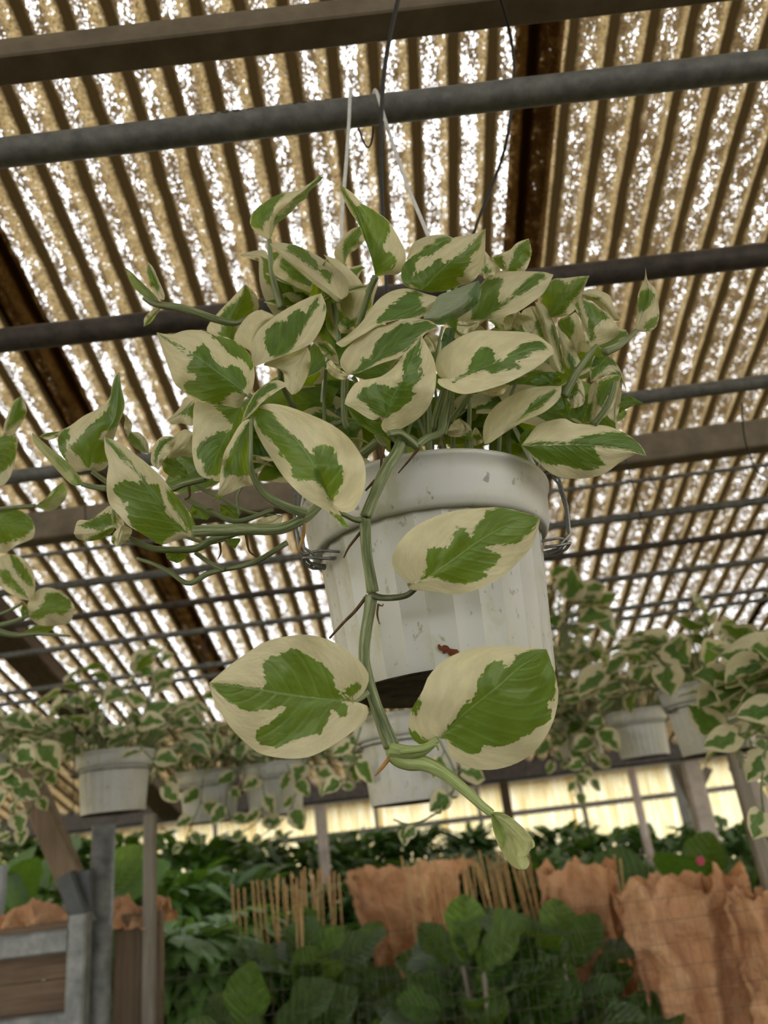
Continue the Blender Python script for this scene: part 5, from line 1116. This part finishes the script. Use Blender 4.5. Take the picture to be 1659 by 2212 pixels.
def ficus(label, x, y_top, Y, n, seed, spread=0.24, drop=0.55, size=(0.13, 0.21), young=0.1, meshes=None, name='fiddle_leaf_plant', group='fiddle leaf plants on the ground'):
    g = random.Random(seed); tp = PY(x, y_top, Y); root = empty(name, (tp[0], Y, 0)); o = np.array(root.location)
    m = MB()
    for k in range(3):
        q = np.array((tp[0]+g.uniform(-.07, .07), Y+g.uniform(-.07, .07), 0)); e = np.array((tp[0]+g.uniform(-.5, .5)*spread, Y+g.uniform(-.1, .1), tp[2]-0.08))
        m.tube(catmull([q, (q+e)/2+np.array((g.uniform(-.03, .03), 0, 0)), e], 8), [0.012]*4+[0.009]*4, 6)
    m.build('stem', M_WOODG, root, True, o)
    for k in range(n):
        a = g.uniform(0, 2*math.pi); h = g.random(); r = spread*g.uniform(0.15, 1.0)*(0.55+0.45*min(1, h*2))
        p = np.array((tp[0]+r*math.cos(a), Y+r*math.sin(a)*0.8, tp[2]-0.06-h*drop))
        up = 0.9-1.0*h+g.uniform(-.3, .3)
        ax = (math.cos(a)+g.uniform(-.4, .4), math.sin(a)*0.8+g.uniform(-.5, .3), up)
        me = g.choice(FICL) if (g.random() < young and h < 0.5) else g.choice(meshes or FIC)
        inst('leaf', me, root, frame_mtx(p-o, ax, (g.uniform(-.4, .4), -0.5+g.uniform(-.6, .3), 0.8), g.uniform(*size)))
    tag(root, label, 'plant', group); return root
ficus('dark fiddle leaf plant under the left bundle of bamboo stakes', 625, 2040, 2.75, 110, 51, 0.21, 0.55)
ficus('fiddle leaf plant low at the bottom beside the schefflera', 560, 2160, 2.45, 60, 52, 0.22, 0.45, (0.13, 0.2), 0.0)
ficus('large fiddle leaf plant at bottom centre in front of the paper sleeve', 1000, 2025, 2.6, 110, 53, 0.19, 0.55, (0.13, 0.22), 0.06)
ficus('tall fiddle leaf plant with glossy leaves right of bottom centre', 1185, 1995, 2.7, 120, 54, 0.21, 0.6, (0.13, 0.23), 0.05)
ficus('fiddle leaf plant deep in shade between the paper sleeves', 1400, 2080, 3.2, 30, 55, 0.18, 0.6, (0.15, 0.24), 0.02)
ficus('young bright green fiddle leaf plant among the right stakes', 1040, 2015, 3.3, 40, 56, 0.28, 0.4, (0.14, 0.22), 0.55)
ficus('young fiddle leaf plant among the left stakes', 700, 2020, 3.3, 50, 57, 0.26, 0.45, (0.13, 0.2), 0.35)
ficus('broad leaved plant behind the timber brace at left', 90, 1875, 3.4, 60, 58, 0.5, 0.75, (0.18, 0.30), 0.12, BROAD, 'broad_leaved_plant', 'broad leaved plants')
ficus('broad leaved plant at the left edge behind the paper', -40, 1890, 3.6, 30, 64, 0.4, 0.7, (0.18, 0.30), 0.1, BROAD, 'broad_leaved_plant', 'broad leaved plants')
ficus('dark broad leaved plant with a pink bud behind the right paper sleeves', 1500, 1880, 4.0, 110, 59, 0.55, 0.7, (0.2, 0.32), 0.0, FIC+BROAD, 'broad_leaved_plant', 'broad leaved plants')
ficus('broad leaved plant at the right edge behind the slim upright', 1680, 1855, 4.3, 70, 60, 0.5, 0.7, (0.2, 0.32), 0.0, FIC+BROAD, 'broad_leaved_plant', 'broad leaved plants')
pb = PY(1511, 1860, 3.6); m = MB(); 
for k in range(6):
    a = k*math.pi/3; m.tube([pb, pb+np.array((0.018*math.cos(a), -0.012, 0.018*math.sin(a)))], [0.012, 0.004], 6)
top('flower', 'small pink flower bud before the dark leaves at right', 'flower', m, simple('pink_petal', (0.55, 0.08, 0.14), 0.6, 0.2), None, True)

# fern-like or strap-leaved masses: leaves too fine to tell apart from here
def bush(name, label, x, y_top, Y, w, h, n, mat, seed, L=0.3, lw=0.035, group=None, palm=False, cat='plant'):
    g = random.Random(seed); tp = PY(x, y_top, Y); root = empty(name, (tp[0], Y, 0)); o = np.array(root.location)
    m = MB(); m.tube([(tp[0], Y, 0), (tp[0], Y, tp[2]-h*0.35)], 0.02, 8); m.build('stem', M_WOODG, root, True, o)
    vs, fs = [], []
    def blade(p, ax, L, lw):
        ax = np.array(ax, float); ax /= np.linalg.norm(ax); sd = np.cross(ax, (g.uniform(-.4, .4), g.uniform(-.4, .4), 1.0)); sd /= max(1e-6, np.linalg.norm(sd))
        b = len(vs); N = 5
        for i in range(N+1):
            t = i/N; c = p+ax*L*t+np.array((0, 0, -0.45*L*t*t)); ww = lw*0.5*(math.sin(math.pi*(0.08+0.9*t))**0.8)
            vs.append(c-sd*ww); vs.append(c+sd*ww)
        for i in range(N): fs.append((b+2*i, b+2*i+1, b+2*i+3, b+2*i+2))
    for k in range(n):
        a = g.uniform(0, 2*math.pi); q = g.random(); r = w*0.5*math.sqrt(g.random()); z = tp[2]-h*q
        rr = r*(1.0 if q > 0.2 else 0.6)
        p = np.array((tp[0]+rr*math.cos(a), Y+rr*0.6*math.sin(a), z-L*0.25))
        if palm:
            dirx = (math.cos(a), math.sin(a), g.uniform(0.0, 0.7)); 
            u = np.array(dirx)/np.linalg.norm(dirx)
            for f in range(7):
                an = (f-3)*0.42; e1 = np.cross(u, (0, 0, 1.0)); e1 /= max(1e-6, np.linalg.norm(e1))
                blade(p, u*math.cos(an)+e1*math.sin(an), L*g.uniform(0.8, 1.1), lw)
        else:
            blade(p, (math.cos(a)*0.8, math.sin(a)*0.8-0.15, g.uniform(0.1, 1.2)), L*g.uniform(0.7, 1.2), lw)
    tag(mesh('foliage', vs, fs, mat, root, True, o), kind='stuff')
    tag(root, label, cat, group); return root
bush('schefflera', 'light green schefflera beside the timber bin', 420, 1985, 2.75, 0.40, 0.62, 120, M_LIME, 71, 0.16, 0.05, 'scheffleras', True)
bush('schefflera', 'schefflera with pale fresh leaves behind the timber bin', 470, 1940, 3.2, 0.5, 0.6, 90, M_LIME, 72, 0.15, 0.045, 'scheffleras', True)
rows = [(400, 1800, 4.9, 0.9, M_MIDF, 'leafy bush right of the left post'), (520, 1812, 5.6, 0.9, M_DARKF, 'dark bush behind the left stakes'), (660, 1815, 6.0, 0.9, M_DARKF, 'dark bush left of the pale painted post'),
        (770, 1795, 6.6, 0.75, M_DARKF, 'strap leaved bush right of the pale painted post'), (870, 1786, 6.9, 0.8, M_DARKF, 'strap leaved bush behind the centre paper sleeve'), (1010, 1788, 7.2, 0.5, M_DARKF, 'small round bush left of the hanging bud'),
        (1205, 1782, 7.0, 0.85, M_DARKF, 'strap leaved bush right of the hanging bud'), (1300, 1795, 6.4, 0.8, M_MIDF, 'bright leafy bush before the orange pole'), (1420, 1790, 6.0, 0.9, M_DARKF, 'dark bush behind the orange pole'), (1560, 1770, 6.2, 0.9, M_DARKF, 'dark bush right of the broad post'),
        (330, 1880, 3.9, 0.7, M_MIDF, 'shaded bush just right of the timber upright'), (480, 1885, 4.3, 0.8, M_DARKF, 'shaded bush behind the schefflera'), (800, 1880, 4.8, 0.8, M_DARKF, 'shaded bush behind the gap of the stakes'), (1300, 1870, 4.6, 0.8, M_DARKF, 'shaded bush above the right paper sleeves'),
        (950, 1850, 5.4, 0.8, M_DARKF, 'shaded bush left of the right stakes'), (1070, 1850, 5.2, 0.8, M_DARKF, 'shaded bush behind the right stakes'), (1190, 1850, 5.0, 0.8, M_MIDF, 'shaded bush behind the paper sleeve right of the stakes'), (250, 1800, 5.2, 0.9, M_MIDF, 'leafy bush behind the left post'), (60, 1790, 6.0, 1.0, M_MIDF, 'leafy bush far behind the brace')]
for i, (x, y, Y, w, mt, lab) in enumerate(rows):
    bush('leafy_bush', lab, x, y, Y, w, 1.0, 900, mt, 80+i, 0.26, 0.055, 'bushes in the far rows')

# ------------------------------------------------------------------ kraft paper sleeves, loose paper, stakes
def sleeve(label, x0, x1, y0, y1, Y, seed, taper=0.72, depth=0.5, ragged=0.05, name='paper_sleeve'):
    """tube of crumpled paper: top edge spans x0..x1 at y0, bottom at y1"""
    g = random.Random(seed); a = PY(x0, y0, Y); b = PY(x1, y0, Y); c = (a+b)/2; R = np.linalg.norm(b-a)/2
    zb = PY((x0+x1)/2, y1, Y)[2]; H = c[2]-zb; root = (c[0], Y, zb); N, J = 72, 30; vs = []
    for j in range(J+1):
        t = j/J
        for k in range(N):
            w = 2*math.pi*k/N
            r = R*(taper+(1-taper)*t**1.1)
            r *= 1+0.06*math.sin(w*5+seed+t*1.2)+0.05*math.sin(w*9+seed*2)+0.035*math.sin(w*14+t*4+seed)
            pz = mnoise.noise((math.cos(w)*2.2+seed, math.sin(w)*2.2, t*4.0))*0.12+abs(mnoise.noise((math.cos(w)*6+seed, math.sin(w)*6, t*11)))*0.10
            r *= 1+pz*(0.6+t)
            z = zb+H*t
            if t > 0.9: z += (t-0.9)/0.1*(ragged*(1.2*mnoise.noise((math.cos(w)*2.3+seed*3, math.sin(w)*2.3, 1))+0.5*mnoise.noise((math.cos(w)*7+seed*3, math.sin(w)*7, 5)))); r *= 1+0.10*(t-0.9)/0.1*math.sin(w*4+seed)
            q = (w*7/math.pi+1.6*mnoise.noise((math.cos(w)*1.5+seed, math.sin(w)*1.5, t*1.3)))
            fold_ = abs((q % 2)-1)-0.5
            dent = mnoise.noise((math.cos(w)*3.1+seed*2, math.sin(w)*3.1, t*5.5))
            vs.append((c[0]+r*math.cos(w)-root[0], r*depth*math.sin(w)+0.05*fold_+0.045*dent, z-zb))
    fs = [(j*N+k, j*N+(k+1) % N, (j+1)*N+(k+1) % N, (j+1)*N+k) for j in range(J) for k in range(N)]
    o = mesh(name, vs, fs, M_PAPER); o.location = V(root)
    tag(o, label, 'paper', 'kraft paper plant sleeves'); return o
sleeve('crumpled kraft paper sleeve left of bottom centre, behind the stakes', 752, 1000, 1872, 2215, 3.75, 3, 0.40)
sleeve('kraft paper sleeve behind the tall fiddle leaf plant at right', 1160, 1322, 1875, 2240, 3.0, 5, 1.05)
sleeve('wide crumpled kraft paper sleeve at lower right', 1338, 1592, 1895, 2290, 2.65, 8, 0.92)
sleeve('kraft paper sleeve cut by the right edge', 1568, 1760, 1925, 2300, 2.45, 11, 0.95)
def wad(label, x0, x1, y0, y1, Y, seed):
    g = random.Random(seed); a = PY(x0, y1, Y); b = PY(x1, y1, Y); h = PY((x0+x1)/2, y0, Y)[2]-PY((x0+x1)/2, y1, Y)[2]
    N, J = 40, 14; vs = []; c = (a+b)/2
    for j in range(J+1):
        for k in range(N+1):
            u = k/N; v = j/J
            x = a[0]+(b[0]-a[0])*u; z = a[2]+(b[2]-a[2])*u
            e = math.sin(math.pi*v)
            top_ = h*(0.55+0.45*mnoise.noise((u*4+seed, 0.3, 2))+0.25*math.sin(u*9+seed))
            vs.append((x-c[0], (v-0.5)*0.22+0.04*mnoise.noise((u*7, v*5, seed)), z-c[2]-0.02+max(0.004, top_*e+0.03*mnoise.noise((u*9, v*6, seed+4)))))
    fs = [(j*(N+1)+k, j*(N+1)+k+1, (j+1)*(N+1)+k+1, (j+1)*(N+1)+k) for j in range(J) for k in range(N)]
    o = mesh('kraft_paper', vs, fs, M_PAPER); o.location = V(c); tag(o, label, 'paper', 'loose kraft paper'); return o
wad('crumpled kraft paper lying on the timber bin, left of the post', -60, 152, 1915, 2004, 2.46, 2)
wad('kraft paper folded over the bin, right of the galvanised post', 246, 362, 1890, 1985, 2.56, 6)

def stakes(label, spots, group):
    for i, (xt, yt, xb, yb, Y) in enumerate(spots):
        a = PY(xt, yt, Y); b = PY(xb, yb, Y); d = (b-a)/np.linalg.norm(b-a); b = a+d*0.75
        m = MB(); k = 6; m.tube([a+(b-a)*q/k for q in range(k+1)], [0.0033 if q % 2 else 0.0038 for q in range(k+1)], 6)
        o = m.build('bamboo_stake', M_BAMBOO, None, True, b); o.location = V(b); tag(o, label, 'stake', group)
g = random.Random(99)
sp1 = [(502+13*i+g.uniform(-3, 3), 1915+g.uniform(-8, 8), 507+13*i, 2030, g.uniform(2.9, 3.2)) for i in range(3)]
sp1 += [(543+12*i+g.uniform(-2, 2), 1902+g.uniform(-6, 8), 556+12*i, 2050, g.uniform(2.85, 3.1)) for i in range(3)]
sp1 += [(584+8.5*i+g.uniform(-3, 3), 1890+g.uniform(-12, 22), 592+8*i+g.uniform(-8, 8), 2040, g.uniform(2.8, 3.4)) for i in range(10)]
sp1 += [(660+9*i+g.uniform(-3, 3), 1878+g.uniform(-10, 14), 668+9*i+g.uniform(-8, 8), 1990, g.uniform(3.1, 3.5)) for i in range(9)]
stakes('thin bamboo stake in the left bundle above the fiddle leaves', sp1, 'bamboo stakes, left bundle')
sp2 = [(868+9.5*i+g.uniform(-4, 4), 1880+g.uniform(-35, 14)-0.35*i, 885+9.5*i+g.uniform(-10, 14), 2010, g.uniform(2.9, 3.5)) for i in range(17)]
sp2 += [(1022+8.5*i+g.uniform(-4, 4), 1850+g.uniform(-18, 22), 1050+8.5*i+g.uniform(-5, 16), 1990, g.uniform(2.8, 3.4)) for i in range(15)]
stakes('thin bamboo stake in the right bundle behind the fiddle leaves', sp2, 'bamboo stakes, right bundle')
stakes('bamboo stake standing alone above the right paper sleeves', [(1326, 1845, 1342, 1960, 3.3), (1340, 1855, 1350, 1960, 3.3)], 'bamboo stakes at the right sleeves')

# welded wire mesh in front of the stock
me_root = empty('wire_mesh', (PY(900, 2100, 2.2)[0], 2.2, 0)); m_ = np.array(me_root.location)
xl, xr_ = PY(340, 2100, 2.2)[0], PY(1750, 2100, 2.2)[0]; zt_ = PY(1000, 1990, 2.2)[2]
M_MESH = simple('fine_wire', (0.10, 0.085, 0.06), 0.5, 0.4, 0.2, 50)
for i in range(8):
    z = zt_-i*0.05; m = MB(); m.tube([(xl, 2.2, z), ((xl+xr_)/2, 2.2, z-0.004), (xr_, 2.2, z)], 0.0005, 4); m.build('wire', M_MESH, me_root, True, m_)
x = xl
while x < xr_:
    m = MB(); m.tube([(x, 2.202, zt_-0.55), (x, 2.202, zt_+0.02)], 0.0004, 4); m.build('wire', M_MESH, me_root, True, m_); x += 0.026
tag(me_root, 'fine welded wire mesh in front of the stock plants at the bottom', 'mesh')
